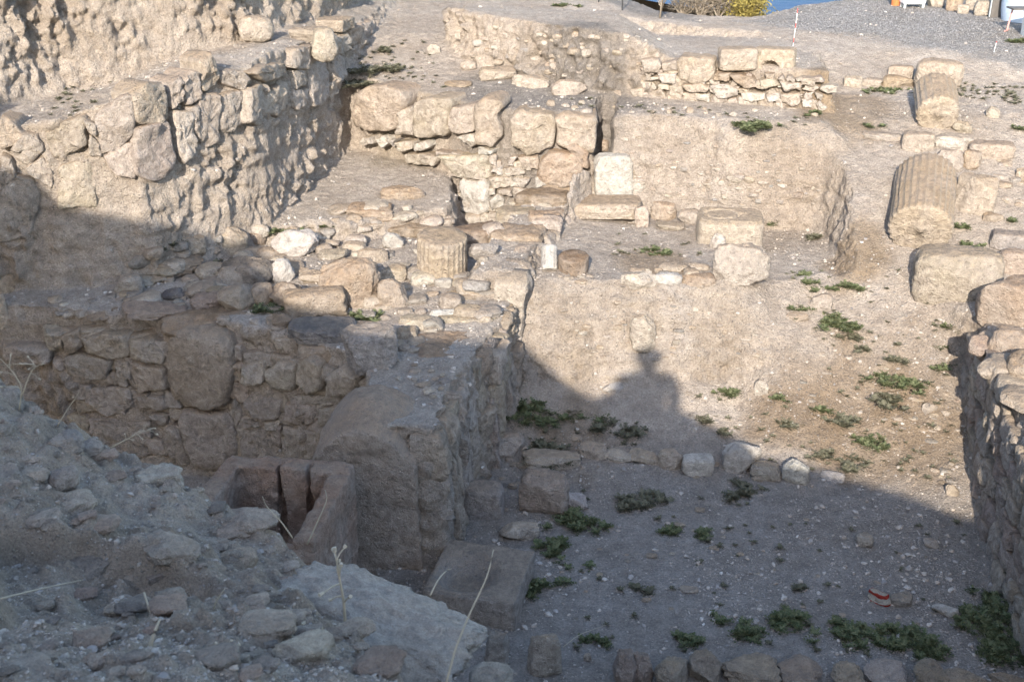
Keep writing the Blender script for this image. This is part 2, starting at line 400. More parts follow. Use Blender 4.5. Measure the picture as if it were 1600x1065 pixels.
def hit(px, py):
    d = Vector(ray(px, py)).normalized()
    h = BVH.ray_cast(CAMP, d)
    if h[0] is None:
        return Vector(at_z(px, py, 3.0)), Vector((0, 0, 1))
    return h[0], h[1]
def drop(x, y, z0=6.0):
    h = BVH.ray_cast(Vector((x, y, z0)), Vector((0, 0, -1)))
    return h[0].z if h[0] is not None else float(levels(np.array([x]), np.array([y]))[0])

# ------------------------------------------------------------------ stones
_cs = {}
def cube_sphere(n):
    if n in _cs: return _cs[n]
    bm = bmesh.new(); bmesh.ops.create_cube(bm, size=2)
    bmesh.ops.subdivide_edges(bm, edges=bm.edges[:], cuts=n-1, use_grid_fill=True)
    bm.verts.ensure_lookup_table()
    V = np.array([v.co[:] for v in bm.verts]); F = np.array([[v.index for v in f.verts] for f in bm.faces]); bm.free()
    _cs[n] = (V, F); return _cs[n]
def rock_shape(rng, size, k=4.0, cuts=5, n=9, rough=.05, flat_top=False, taper=0.0):
    C, F = cube_sphere(n)
    C = np.tan(C*math.pi/4*.98)/math.tan(math.pi/4*.98)
    d = C/np.linalg.norm(C, axis=1)[:, None]
    V = d/((np.abs(d)**k).sum(1)**(1/k))[:, None]
    for i in range(cuts):
        m = rng.normal(size=3); m /= np.linalg.norm(m)
        if flat_top: m[2] = min(m[2], .3); m /= np.linalg.norm(m)
        e = (V @ m).max()*rng.uniform(.66, .93)
        V = V - np.maximum(0, (V @ m) - e)[:, None]*m
    s = rng.uniform(0, 50, 3)
    a = fbm(V[:, 0]*1.1+s[0], V[:, 1]*1.1+s[1], V[:, 2]*1.1+s[2], 3, 5)
    b = fbm(V[:, 0]*3.2+s[0], V[:, 1]*3.2+s[1], V[:, 2]*3.2+s[2], 4, 6)
    c3 = fbm(V[:, 0]*7+s[0], V[:, 1]*7+s[1], V[:, 2]*7+s[2], 3, 16)
    V = V*(1 + rough*1.2*a + rough*1.5*b + rough*1.2*c3)[:, None]
    if taper: V[:, :2] *= (1 - taper*(V[:, 2:3]*.5+.5))
    mx = np.abs(V).max(0); V = V/mx
    return V*np.array(size)*.5, F
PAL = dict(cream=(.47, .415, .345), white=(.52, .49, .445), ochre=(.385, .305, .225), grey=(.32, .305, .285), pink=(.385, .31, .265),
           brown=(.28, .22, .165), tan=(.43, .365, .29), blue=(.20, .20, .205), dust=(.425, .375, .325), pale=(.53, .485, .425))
def shade(rng, c, v=.07):
    c = np.array(PAL[c] if isinstance(c, str) else c); return tuple(np.clip(c*(1+rng.normal()*v)*(1+rng.normal(size=3)*.01), 0, .8))
def fit_box(x0, y0, x1, y1, dr=.8, g=None):
    """front contact point, width, depth and height of a stone from its outline in the photograph"""
    nz = 1.0
    if g is None: g, nn_ = hit((x0+x1)/2, y1-1); nz = nn_.z
    g = Vector(g)
    _, _, dep = proj(g); v = g - CAMP; phi = math.atan2(-v.z, math.hypot(v.x, v.y))
    Wd = (x1-x0)*dep/FPX; hh = (y1-y0)*dep/FPX
    T = dr*Wd; H = (hh - T*math.sin(phi))/math.cos(phi)
    if H < .30*min(Wd, T):
        H = .30*min(Wd, T); T = max((hh - H*math.cos(phi))/math.sin(phi), .25*Wd)
        H = max((hh - T*math.sin(phi))/math.cos(phi), .12*Wd)
    if nz < .5 and g is not None: T = min(T, Wd*.6); g = g - Vector((v.x, v.y, 0)).normalized()*T*.38   # set into an upright face
    return g, Wd, T, H, v
def stone_at(box, name='stone', label=None, cat='stone', group=None, col='cream', dr=.8, k=4.0, cuts=5, yaw=None, tilt=(0, 0), rough=.05,
             parent=None, sink=.25, seed=None, n=None, mat=None, flat=False, g=None, taper=0.0, kind=None):
    x0, y0, x1, y1 = box; ex = (x1-x0)*.05; x0 -= ex; x1 += ex; y0 -= (y1-y0)*.08
    sd = int(x0*7 + y0*131 + x1) if seed is None else seed
    rng = np.random.default_rng(sd)
    g, Wd, T, H, v = fit_box(x0, y0, x1, y1, dr, g)
    hv = Vector((v.x, v.y, 0)).normalized()
    big = max(x1-x0, y1-y0)
    if n is None: n = 6 if big < 22 else 11 if big < 45 else 16 if big < 90 else 22
    Hs = H*(1+sink)
    V, F = rock_shape(rng, (Wd, T, Hs), k, cuts, n, rough, flat, taper)
    me = mesh(name, V, F)
    c = g + hv*(T*.5); z = g.z + H - Hs*.5
    o = link(name, me, mat or M_STONE, parent, (c.x, c.y, z), shade(rng, col))
    if yaw is None: yaw = -math.atan2(hv.x, hv.y) + rng.uniform(-.25, .25)
    o.rotation_euler = (tilt[0] + rng.uniform(-.05, .05), tilt[1] + rng.uniform(-.05, .05), yaw)
    if parent is None: tag(o, label, cat, group, kind)
    elif label: o['label'] = label
    return o

def seg_hit(line, px, py):
    """where the sight line meets the upright face that runs along a line on the plan"""
    d = ray(px, py); best = None
    for i in range(len(line)-1):
        a, b = np.array(line[i]), np.array(line[i+1]); e = b-a
        nrm = np.array([e[1], -e[0]])/np.hypot(*e)
        den = d[:2] @ nrm
        if abs(den) < 1e-6: continue
        t = (a @ nrm)/den
        if t <= 0: continue
        s = ((d[:2]*t - a) @ e)/(e @ e); over = max(-s, s-1, 0)
        if best is None or over < best[0]: best = (over, i, t)
    return best
def face_stone(line, pts, parent, col='dust', proud=.06, depth=.30, rng=None, name='stone', rough=.022, batter=0.0, mat=None):
    """a stone of a wall face from its outline in the photograph: domed front, squared sides running into the wall"""
    pts = np.array(pts, float); cpx = pts.mean(0)
    rng = rng or np.random.default_rng(int(cpx[0]*13+cpx[1]*977))
    _, i, _ = seg_hit(line, *cpx)
    a, b = np.array(line[i]), np.array(line[i+1]); e = (b-a)/np.hypot(*(b-a)); nr = np.array([e[1], -e[0]])
    if (np.array([0, 0]) - a) @ nr < 0: nr = -nr
    uv = []
    for px, py in pts:
        d = ray(px, py); t = ((a + nr*proud*.6) @ nr)/(d[:2] @ nr); p = d*t
        uv.append(((p[:2]-a) @ e, p[2]+CAM_Z))
    return slab_stone(np.array(uv), a, e, nr, parent, col, proud, depth, rng, name, rough, mat)
def slab_stone(uv, a, e, nr, parent, col, proud, depth, rng, name='stone', rough=.015, mat=None):
    c = uv.mean(0); sz = uv.max(0)-uv.min(0)
    # resample the outline with rounded corners
    m = 34; P = np.vstack([uv, uv[:1]]); L = np.r_[0, np.cumsum(np.hypot(*np.diff(P, axis=0).T))]
    s = np.linspace(0, L[-1], m*3, endpoint=False); Q = np.stack([np.interp(s, L, P[:, 0]), np.interp(s, L, P[:, 1])], 1)
    for _ in range(2): Q = (np.roll(Q, 1, 0) + 2*Q + np.roll(Q, -1, 0))/4
    Q = Q[::3]; Q = c + (Q-c)*1.05
    o2 = rng.uniform(0, 90); Q = c + (Q-c)*(1 + .07*fbm(Q[:, 0]*9+o2, Q[:, 1]*9, o2, 3, 2))[:, None]
    prof = [(.0, 1.0), (.30, 1.0), (.55, 1.0), (.76, .97), (.90, .90), (.965, .70), (.995, .28), (1.0, -.25), (.98, -1.0)]
    V = []
    for r, h in prof:
        hh = proud*h if h > -.9 else -depth
        if r == 0: V.append((c[0], c[1], hh)); continue
        for q in Q: V.append((c[0]+(q[0]-c[0])*r, c[1]+(q[1]-c[1])*r, hh))
    V = np.array(V); o3 = rng.uniform(0, 90, 3)
    tilt = rng.normal(size=2)*.06
    V[:, 2] += ((V[:, 0]-c[0])*tilt[0] + (V[:, 1]-c[1])*tilt[1])*(V[:, 2] > -depth*.5)
    nn = fbm(V[:, 0]*7+o3[0], V[:, 1]*7+o3[1], V[:, 2]*7+o3[2], 4, 3)
    nn2 = fbm(V[:, 0]*22+o3[1], V[:, 1]*22+o3[2], V[:, 2]*22, 3, 7)
    V[:, 2] += (nn*rough*2.2 + nn2*rough*1.1)*(V[:, 2] > -depth*.5)
    V[:, 0] += fbm(V[:, 0]*9+o3[1], V[:, 1]*9, V[:, 2]*9, 3, 4)*rough; V[:, 1] += fbm(V[:, 0]*9, V[:, 1]*9+o3[2], V[:, 2]*9, 3, 9)*rough
    F = [(0, 1+(j+1) % m, 1+j) for j in range(m)]
    for rI in range(len(prof)-2):
        b0 = 1+rI*m; b1 = b0+m
        for j in range(m): F.append((b0+j, b0+(j+1) % m, b1+(j+1) % m, b1+j))
    O = np.array([a[0]+e[0]*c[0]+nr[0]*0, a[1]+e[1]*c[0], c[1]])
    X = np.empty_like(V)
    X[:, 0] = a[0] + e[0]*V[:, 0] + nr[0]*V[:, 2] - O[0]; X[:, 1] = a[1] + e[1]*V[:, 0] + nr[1]*V[:, 2] - O[1]; X[:, 2] = V[:, 1]-O[2]
    me = mesh(name, X, F)
    bm = bmesh.new(); bm.from_mesh(me); bmesh.ops.recalc_face_normals(bm, faces=bm.faces[:]); bm.to_mesh(me); bm.free()
    for p in me.polygons: p.use_smooth = True
    return link(name, me, mat or M_STONE, parent, O, shade(rng, col, .06))
def courses(line, i, u0, u1, z0, z1, parent, ch=(.16, .26), cl=(.18, .42), cols=('dust', 'tan', 'cream'), proud=.06, seed=1, skip=.0, depth=.25, ztop=None):
    """irregular courses of stones on segment i of a wall"""
    rng = np.random.default_rng(seed)
    a, b = np.array(line[i]), np.array(line[i+1]); L = np.hypot(*(b-a)); e = (b-a)/L; nr = np.array([e[1], -e[0]])
    if (np.array([0, 0]) - a) @ nr < 0: nr = -nr
    z = z0
    while z < z1-.06:
        h = rng.uniform(*ch); u = u0*L + rng.uniform(-.1, .1)
        while u < u1*L-.05:
            l = rng.uniform(*cl)
            top = z1 if ztop is None else ztop(u/L)
            if rng.random() > skip and z + h*.6 < top:
                j = lambda s: rng.uniform(-s, s)
                hh = h*rng.uniform(.8, 1.08); g_ = .012
                pts = [(u+g_+j(.02), z+g_+j(.02)), (u+l*.5, z+g_+j(.025)), (u+l-g_+j(.02), z+g_+j(.02)), (u+l-g_+j(.025), z+hh*.5), (u+l-g_+j(.03), z+hh-g_+j(.025)),
                       (u+l*.5+j(.05), z+hh+j(.02)), (u+g_+j(.03), z+hh-g_+j(.025)), (u+g_+j(.02), z+hh*.5)]
                slab_stone(np.array(pts), a, e, nr, parent, cols[rng.integers(len(cols))], proud*rng.uniform(.6, 1.3), depth, rng)
            u += l
        z += h
def wall_thing(name, label, loc):
    o = empty(name, loc); tag(o, label, 'wall', kind='thing')
    return o

# ------------------------------------------------------------------ walls, stone by stone
w0 = wall_thing('stone_wall', 'tall dusty wall of upright slabs along the left bank', (-3.2, 10.6, 1.4))
for pts, c in [
    ([(0, 490), (60, 510), (95, 560), (60, 610), (0, 625)], 'tan'), ([(45, 615), (100, 552), (160, 565), (175, 640), (110, 688), (60, 650)], 'dust'),
    ([(0, 810), (60, 720), (130, 740), (165, 830), (140, 960), (60, 1000), (0, 1010)], 'dust'), ([(0, 635), (45, 660), (62, 735), (0, 800)], 'dust'),
    ([(105, 700), (180, 655), (215, 720), (210, 780), (170, 765)], 'dust'), ([(190, 555), (270, 500), (350, 488), (358, 600), (230, 655), (195, 620)], 'tan'),
    ([(358, 490), (402, 520), (402, 562), (365, 548)], 'dust'), ([(365, 560), (420, 600), (420, 660), (375, 650)], 'cream'),
    ([(400, 480), (480, 420), (552, 400), (557, 560), (470, 640), (425, 640), (405, 560)], 'dust'), ([(555, 400), (600, 345), (680, 350), (700, 420), (690, 490), (640, 520), (570, 510)], 'tan'),
    ([(760, 340), (800, 290), (835, 310), (832, 410), (782, 440)], 'dust'), ([(712, 350), (752, 320), (765, 420), (722, 450)], 'dust'),
    ([(570, 540), (690, 500), (725, 640), (720, 720), (670, 755), (580, 725)], 'dust'), ([(728, 470), (790, 460), (818, 640), (762, 680), (742, 640)], 'pale'),
    ([(783, 445), (825, 440), (832, 560), (812, 560)], 'dust'), ([(828, 400), (905, 390), (910, 590), (850, 625), (824, 560)], 'dust'),
    ([(840, 260), (880, 220), (915, 290), (905, 370), (842, 380)], 'tan'), ([(920, 400), (1000, 375), (1025, 460), (1010, 520), (945, 555), (912, 530)], 'dust'),
    ([(925, 295), (1000, 290), (1030, 330), (1005, 375), (935, 345)], 'dust'), ([(1038, 370), (1080, 350), (1115, 370), (1112, 430), (1082, 515), (1032, 510)], 'cream'),
    ([(1118, 390), (1170, 340), (1215, 340), (1205, 430), (1160, 490), (1108, 470)], 'cream'), ([(1050, 300), (1110, 265), (1190, 262), (1190, 310), (1105, 345)], 'tan'),
    ([(1220, 292), (1280, 290), (1280, 350), (1228, 370)], 'dust'), ([(1225, 205), (1305, 185), (1328, 240), (1290, 280), (1212, 288)], 'dust'),
    ([(1290, 265), (1355, 245), (1378, 340), (1350, 430), (1287, 440), (1283, 330)], 'dust'), ([(1310, 130), (1370, 115), (1405, 170), (1385, 240), (1340, 220)], 'cream'),
    ([(430, 650), (500, 605), (556, 600), (560, 740), (482, 728)], 'dust'), ([(245, 700), (370, 650), (395, 760), (400, 860), (250, 860)], 'tan'),
    ([(1215, 380), (1282, 362), (1282, 440), (1225, 455)], 'dust'), ([(1385, 250), (1425, 215), (1440, 300), (1395, 345)], 'dust'), ([(1395, 165), (1440, 140), (1452, 205), (1410, 235)], 'dust'),
    ([(1445, 210), (1480, 185), (1490, 250), (1445, 290)], 'dust'), ([(1455, 120), (1500, 105), (1505, 170), (1462, 195)], 'tan'), ([(1495, 185), (1530, 150), (1535, 195), (1498, 240)], 'dust'),
    ([(1508, 105), (1545, 85), (1545, 140), (1512, 165)], 'dust'), ([(1420, 85), (1465, 70), (1465, 112), (1425, 135)], 'tan'), ([(1370, 345), (1420, 305), (1420, 370), (1380, 410)], 'dust')]:
    face_stone(LINE_W0, Z1(*pts), w0, c, proud=.06, depth=.30, rough=.03)
stone_at((376, 24, 428, 62), label='rounded boulder lying on top of the tall dusty wall at upper left', col='cream', k=2.6, cuts=6, g=at_z(402, 62, 3.33))
stone_at((488, 46, 528, 92), label='pointed boulder jutting from the far top of the tall dusty wall', col='cream', k=2.6, cuts=6, g=at_z(508, 90, 3.12))

w2 = wall_thing('stone_wall', 'cross wall of big pale blocks over small white rubble, middle of the site', (-.6, 13.6, 1.3))
for pts, c, pr in [
    ([(140, 470), (155, 400), (190, 365), (280, 360), (345, 385), (350, 430), (310, 540), (200, 548), (140, 525)], 'tan', .14), ([(330, 465), (380, 445), (390, 560), (322, 560)], 'dust', .05),
    ([(400, 430), (450, 407), (535, 412), (540, 450), (520, 560), (430, 575), (388, 560)], 'tan', .11), ([(545, 448), (640, 440), (640, 545), (578, 560), (528, 540)], 'cream', .06),
    ([(648, 440), (690, 407), (755, 415), (765, 450), (740, 480), (760, 560), (720, 615), (648, 600)], 'tan', .12), ([(580, 562), (640, 552), (650, 600), (620, 615)], 'pale', .05),
    ([(790, 495), (830, 465), (960, 470), (980, 492), (970, 610), (860, 650), (792, 590)], 'tan', .12), ([(987, 492), (1020, 475), (1138, 485), (1152, 512), (1138, 640), (1020, 612), (984, 600)], 'tan', .14),
    ([(165, 590), (185, 572), (210, 575), (212, 602), (190, 610)], 'pale', .07), ([(230, 578), (262, 565), (285, 598), (260, 620)], 'white', .08), ([(286, 588), (310, 580), (306, 614)], 'white', .06),
    ([(312, 592), (380, 590), (390, 620), (340, 630)], 'cream', .06), ([(390, 602), (438, 590), (450, 615), (430, 635), (396, 630)], 'white', .08), ([(350, 647), (420, 640), (500, 650), (480, 690), (360, 680)], 'cream', .05),
    ([(505, 642), (690, 645), (695, 740), (572, 745)], 'cream', .05), ([(582, 752), (690, 747), (697, 880), (660, 890), (582, 880)], 'white', .06), ([(582, 890), (690, 897), (690, 925), (577, 920)], 'pale', .05),
    ([(702, 642), (733, 645), (738, 688), (706, 680)], 'pale', .05), ([(722, 692), (755, 692), (760, 725), (708, 720)], 'white', .05), ([(765, 697), (838, 697), (848, 725), (782, 735)], 'cream', .05),
    ([(822, 652), (908, 652), (908, 700), (842, 700)], 'tan', .05), ([(790, 652), (818, 652), (810, 690), (787, 690)], 'pale', .06), ([(702, 737), (798, 737), (790, 778), (722, 778)], 'cream', .05),
    ([(805, 742), (868, 742), (850, 780), (800, 780)], 'pale', .05), ([(895, 735), (930, 730), (945, 765), (900, 780)], 'white', .08), ([(702, 830), (740, 810), (770, 830), (760, 870), (712, 870)], 'white', .08),
    ([(702, 782), (730, 782), (733, 805), (702, 808)], 'pale', .06), ([(737, 787), (798, 787), (798, 815), (742, 812)], 'cream', .06), ([(655, 610), (720, 622), (715, 640), (660, 640)], 'white', .06),
    ([(912, 690), (960, 632), (1060, 637), (1092, 690), (1080, 765), (1000, 782), (905, 745)], 'ochre', .22), ([(1022, 600), (1060, 592), (1118, 622), (1120, 700), (1094, 690)], 'ochre', .18),
    ([(700, 880), (730, 880), (735, 920), (700, 920)], 'cream', .06)]:
    face_stone(LINE_W2, Z2(*pts), w2, c, proud=.04+.45*pr, depth=.34, rough=.03)

w3 = wall_thing('stone_wall', 'shaded wall around one huge squared block, facing the camera', (-2.6, 9.7, -.4))
for pts, c, pr in [
    ([(700, 520), (780, 485), (900, 500), (968, 525), (985, 640), (950, 800), (850, 835), (700, 780), (693, 640)], 'tan', .16), ([(760, 835), (960, 838), (1000, 1000), (960, 1065), (800, 1065), (742, 900)], 'dust', .10),
    ([(690, 890), (742, 905), (790, 1050), (760, 1065), (690, 1000)], 'dust', .06), ([(348, 530), (430, 505), (530, 515), (540, 600), (470, 615), (360, 585)], 'tan', .10), ([(543, 530), (630, 535), (690, 600), (680, 640), (620, 622), (547, 610)], 'tan', .09),
    ([(190, 490), (258, 510), (260, 570), (205, 560)], 'cream', .09), ([(265, 512), (330, 485), (345, 560), (282, 595)], 'tan', .09), ([(275, 605), (340, 588), (465, 622), (440, 700), (330, 720), (280, 680)], 'dust', .06),
    ([(475, 627), (538, 627), (545, 700), (482, 690)], 'dust', .06), ([(547, 628), (678, 652), (690, 740), (580, 750), (552, 700)], 'tan', .09), ([(10, 560), (120, 555), (205, 572), (205, 630), (100, 640), (10, 620)], 'dust', .08),
    ([(225, 607), (270, 617), (270, 660), (225, 655)], 'dust', .05), ([(350, 742), (530, 732), (555, 810), (450, 850), (362, 800)], 'dust', .04), ([(560, 772), (690, 762), (700, 820), (582, 830)], 'dust', .05),
    ([(622, 842), (700, 842), (690, 890), (632, 880)], 'dust', .05), ([(400, 872), (610, 902), (650, 1000), (520, 1050), (402, 980)], 'dust', .04), ([(966, 632), (1005, 632), (1000, 715), (962, 700)], 'tan', .06),
    ([(1012, 642), (1090, 622), (1103, 700), (1060, 725), (1008, 710)], 'cream', .09), ([(1107, 662), (1170, 622), (1228, 642), (1220, 750), (1122, 740)], 'cream', .11), ([(1240, 622), (1300, 602), (1333, 640), (1335, 740), (1290, 755), (1237, 730)], 'tan', .10),
    ([(1357, 690), (1440, 632), (1493, 690), (1480, 755), (1392, 770)], 'cream', .12), ([(1505, 702), (1560, 692), (1573, 740), (1512, 760)], 'tan', .08), ([(978, 772), (1005, 860), (985, 900), (962, 830)], 'dust', .05),
    ([(1052, 742), (1178, 772), (1160, 860), (1062, 860), (1012, 800)], 'dust', .05), ([(1192, 792), (1318, 802), (1310, 880), (1242, 895), (1182, 870)], 'dust', .06), ([(1330, 822), (1440, 802), (1450, 870), (1392, 910), (1322, 880)], 'dust', .06),
    ([(1012, 902), (1118, 902), (1163, 960), (1150, 1020), (1012, 1040)], 'dust', .05), ([(1182, 892), (1328, 922), (1318, 1030), (1192, 1030)], 'dust', .05), ([(1252, 762), (1380, 772), (1370, 810), (1262, 800)], 'dust', .06),
    ([(1015, 865), (1080, 870), (1085, 898), (1020, 898)], 'dust', .05), ([(1100, 868), (1165, 880), (1150, 915), (1105, 905)], 'pale', .06)]:
    face_stone(LINE_W3, Z4(*pts), w3, c, proud=pr, depth=.34)
for bx, c in (((262, 478, 412, 530), 'ochre'), ((130, 492, 205, 528), 'tan'), ((200, 505, 262, 545), 'tan'), ((72, 500, 104, 535), 'cream'), ((98, 505, 132, 535), 'tan'), ((380, 555, 415, 585), 'cream'), ((470, 522, 536, 562), 'ochre'), ((512, 566, 560, 600), 'pale'), ((430, 515, 466, 540), 'cream')):
    _, i, t = seg_hit(LINE_W3, (bx[0]+bx[2])/2, bx[3]); d = ray((bx[0]+bx[2])/2, bx[3])*t
    stone_at(bx, parent=w3, col=c, k=7 if bx[2]-bx[0] > 70 else 4, cuts=2, dr=.7, g=(d[0], d[1], d[2]+CAM_Z), sink=.6)

for i_, (u0_, u1_) in ((1, (.1, 1)), (2, (0, 1)), (3, (0, 1))): courses(LINE_W3, i_, u0_, u1_, -.4, 1.2, w3, (.14, .26), (.16, .40), ('dust', 'tan', 'dust'), .03, 80+i_, .12, .12)
courses(LINE_W2, 1, 0, 1, 1.15, 2.0, w2, (.08, .15), (.09, .24), ('cream', 'pale', 'dust'), .03, 91, .25, .12); courses(LINE_W2, 2, 0, 1, 1.15, 2.0, w2, (.08, .15), (.09, .24), ('cream', 'pale', 'dust'), .03, 92, .25, .12)
w4 = wall_thing('stone_wall', 'rubble retaining wall in shade at the right edge of the pit', (3.95, 8.2, 0))
for i in range(len(LINE_W4)-1):
    courses(LINE_W4, i, 0, 1, -.05 + (.5 if i == 3 else 0), 1.34, w4, (.15, .24), (.17, .38), ('pink', 'tan', 'dust', 'cream'), .085, 40+i, .03)
for bx, c in (((1543, 505, 1600, 562), 'ochre'), ((1528, 556, 1568, 590), 'cream'), ((1570, 540, 1640, 606), 'ochre'), ((1560, 598, 1640, 650), 'tan'), ((1512, 520, 1545, 552), 'pink')):
    g = at_z((bx[0]+bx[2])/2, bx[3], 1.30); stone_at(bx, parent=w4, col=c, k=3.2, cuts=6, dr=.9, g=g, sink=.4)

w6 = wall_thing('stone_wall', 'low far wall of cream rubble carrying three squared blocks', (2.6, 13.65, 2.55))
zz6 = Zm(960, 60, 4.4444)
for pts, c in [
    ([(185, 150), (310, 140), (325, 190), (300, 240), (210, 235)], 'cream'), ([(330, 175), (430, 160), (435, 225), (340, 230)], 'cream'), ([(300, 245), (430, 240), (420, 310), (330, 315)], 'pale'),
    ([(450, 130), (690, 140), (695, 250), (640, 300), (560, 320), (450, 280)], 'tan'), ([(470, 320), (600, 310), (655, 330), (640, 370), (500, 365)], 'tan'), ([(700, 245), (800, 250), (790, 300), (690, 295)], 'ochre'),
    ([(800, 250), (950, 260), (1000, 330), (900, 350), (830, 300)], 'ochre'), ([(670, 330), (780, 320), (860, 350), (850, 400), (720, 420)], 'pale'), ([(885, 380), (1050, 370), (1050, 420), (960, 440), (890, 420)], 'pale'),
    ([(1060, 390), (1145, 385), (1145, 435), (1065, 440)], 'white'), ([(1160, 385), (1290, 380), (1290, 450), (1240, 475), (1160, 440)], 'cream'), ([(1010, 290), (1110, 280), (1150, 330), (1020, 350)], 'cream'),
    ([(1150, 300), (1280, 310), (1300, 350), (1180, 365)], 'pale'), ([(470, 430), (560, 430), (620, 480), (600, 510), (480, 510)], 'cream'), ([(350, 465), (450, 470), (460, 520), (350, 515)], 'pale'),
    ([(630, 480), (720, 480), (720, 520), (640, 520)], 'tan'), ([(730, 480), (820, 475), (820, 515), (740, 520)], 'tan'), ([(260, 420), (345, 410), (340, 480), (270, 480)], 'tan'), ([(115, 355), (200, 345), (200, 410), (140, 420)], 'cream'),
    ([(65, 395), (130, 400), (140, 440), (75, 445)], 'white'), ([(170, 425), (235, 425), (230, 465), (180, 465)], 'cream'), ([(0, 365), (50, 365), (60, 430), (5, 430)], 'tan'), ([(1290, 270), (1400, 275), (1390, 330), (1300, 320)], 'cream'),
    ([(370, 330), (460, 330), (470, 400), (380, 400)], 'cream'), ([(560, 380), (660, 380), (660, 440), (570, 425)], 'pale'), ([(1190, 475), (1280, 480), (1280, 520), (1190, 520)], 'tan'), ([(1300, 420), (1380, 425), (1370, 480), (1305, 475)], 'pale')]:
    face_stone(LINE_W6 if pts[0][0] > 150 else [(-.55, 15.15), (.5, 14.45), (1.5, 14.0)], zz6(*pts), w6, c, proud=.07, depth=.22)
courses(LINE_W6, 0, 0, .98, 2.5, 2.95, w6, (.07, .13), (.08, .22), ('cream', 'tan', 'pale', 'dust'), .035, 66, .1, .12)
for bx, lb in (((1123, 74, 1178, 112), 'squared pale block on the far rubble wall, left of the notched block'), ((1178, 74, 1239, 112), 'squared pale block with an arched notch below, on the far rubble wall')):
    g = at_y((bx[0]+bx[2])/2, bx[3], 13.62); ob = stone_at(bx, 'stone_block', lb, 'stone block', col='tan', k=9, cuts=1, dr=.55, g=g, sink=.02, rough=.025, n=16)
    if 'notched' not in lb.split('left')[0] and 'arched' in lb:
        V = np.array([v.co[:] for v in ob.data.vertices]); s_ = np.abs(V).max(0)
        u = V[:, 0]/s_[0]; w = (V[:, 2]+s_[2])/(2*s_[2])
        inside = (np.abs(u+.1) < .38) & (w < .42*np.sqrt(np.clip(1-((u+.1)/.38)**2, 0, 1))) & (V[:, 1] < .1)
        V[inside, 1] += s_[1]*1.0
        for v, q in zip(ob.data.vertices, V): v.co = q
stone_at((1060, 86, 1117, 124), parent=w6, col='tan', k=8, cuts=2, dr=.6, g=at_y(1088, 124, 13.75), sink=.5)

# the long wall of the middle, with its dark fissured right face
w1 = wall_thing('stone_wall', 'long central wall with flat brown capstones and a dark fissured right face', (-.3, 10.2, .0))
for bx, c, z, dr in [
    ((648, 510, 768, 592), 'ochre', 1.22, .8), ((622, 508, 654, 552), 'tan', 1.3, .8), ((682, 490, 774, 518), 'tan', 1.36, .8), ((692, 452, 746, 489), 'tan', 1.33, .8), ((762, 470, 802, 506), 'ochre', 1.3, .9),
    ((776, 432, 818, 462), 'cream', 1.36, .9), ((784, 402, 836, 432), 'tan', 1.38, .9), ((690, 341, 772, 384), 'brown', 1.42, .8), ((768, 346, 850, 398), 'ochre', 1.4, .8), ((775, 320, 835, 352), 'tan', 1.42, .8),
    ((826, 326, 874, 362), 'ochre', 1.42, .8), ((806, 292, 888, 324), 'brown', 1.5, .6), ((796, 306, 870, 330), 'cream', 1.45, .6), ((842, 236, 912, 292), 'ochre', 1.6, .6), ((562, 610, 612, 640), 'tan', 1.15, .7), ((640, 560, 700, 590), 'tan', 1.2, .7),
    ((608, 545, 640, 568), 'pale', 1.25, .8), ((572, 566, 600, 590), 'cream', 1.22, .8), ((602, 578, 622, 598), 'pale', 1.2, .8), ((628, 562, 672, 584), 'tan', 1.2, .6)]:
    g = at_z((bx[0]+bx[2])/2, bx[3], z-.12 + (.16 if bx[3] < 440 and bx[0] > 660 else 0)); stone_at(bx, parent=w1, col=c, k=7, cuts=4, dr=dr, g=g, sink=.8, rough=.06)
rngw = np.random.default_rng(77)
for i in range(0, len(LINE_W1)-2):
    a, b = np.array(LINE_W1[i]), np.array(LINE_W1[i+1]); L = np.hypot(*(b-a)); e = (b-a)/L; nr = np.array([e[1], -e[0]]); u = 0.0
    zt = 1.3 if i < 3 else 1.58; zb = (.0, .1, .3, .45, 1.0, 1.1, 1.2)[i]
    while u < L-.04:
        l = rngw.uniform(.08, .34); z0 = zb
        while z0 < zt-.12:
            h = rngw.uniform(.35, 1.3); z1_ = min(z0+h, zt+rngw.uniform(-.08, .05)); j = lambda s: rngw.uniform(-s, s)
            slab_stone(np.array([(u+j(.02), z0+j(.02)), (u+l*.5, z0+j(.03)), (u+l-.015+j(.02), z0+j(.02)), (u+l-.015+j(.03), (z0+z1_)/2), (u+l-.02+j(.03), z1_+j(.04)), (u+l*.5, z1_+j(.04)), (u+j(.02), z1_+j(.04)), (u+j(.03), (z0+z1_)/2)]),
                       a, e, nr, w1, ('dust', 'dust', 'tan')[rngw.integers(3)], rngw.uniform(-.01, .12), .2, rngw, rough=.03); z0 += h
        u += l
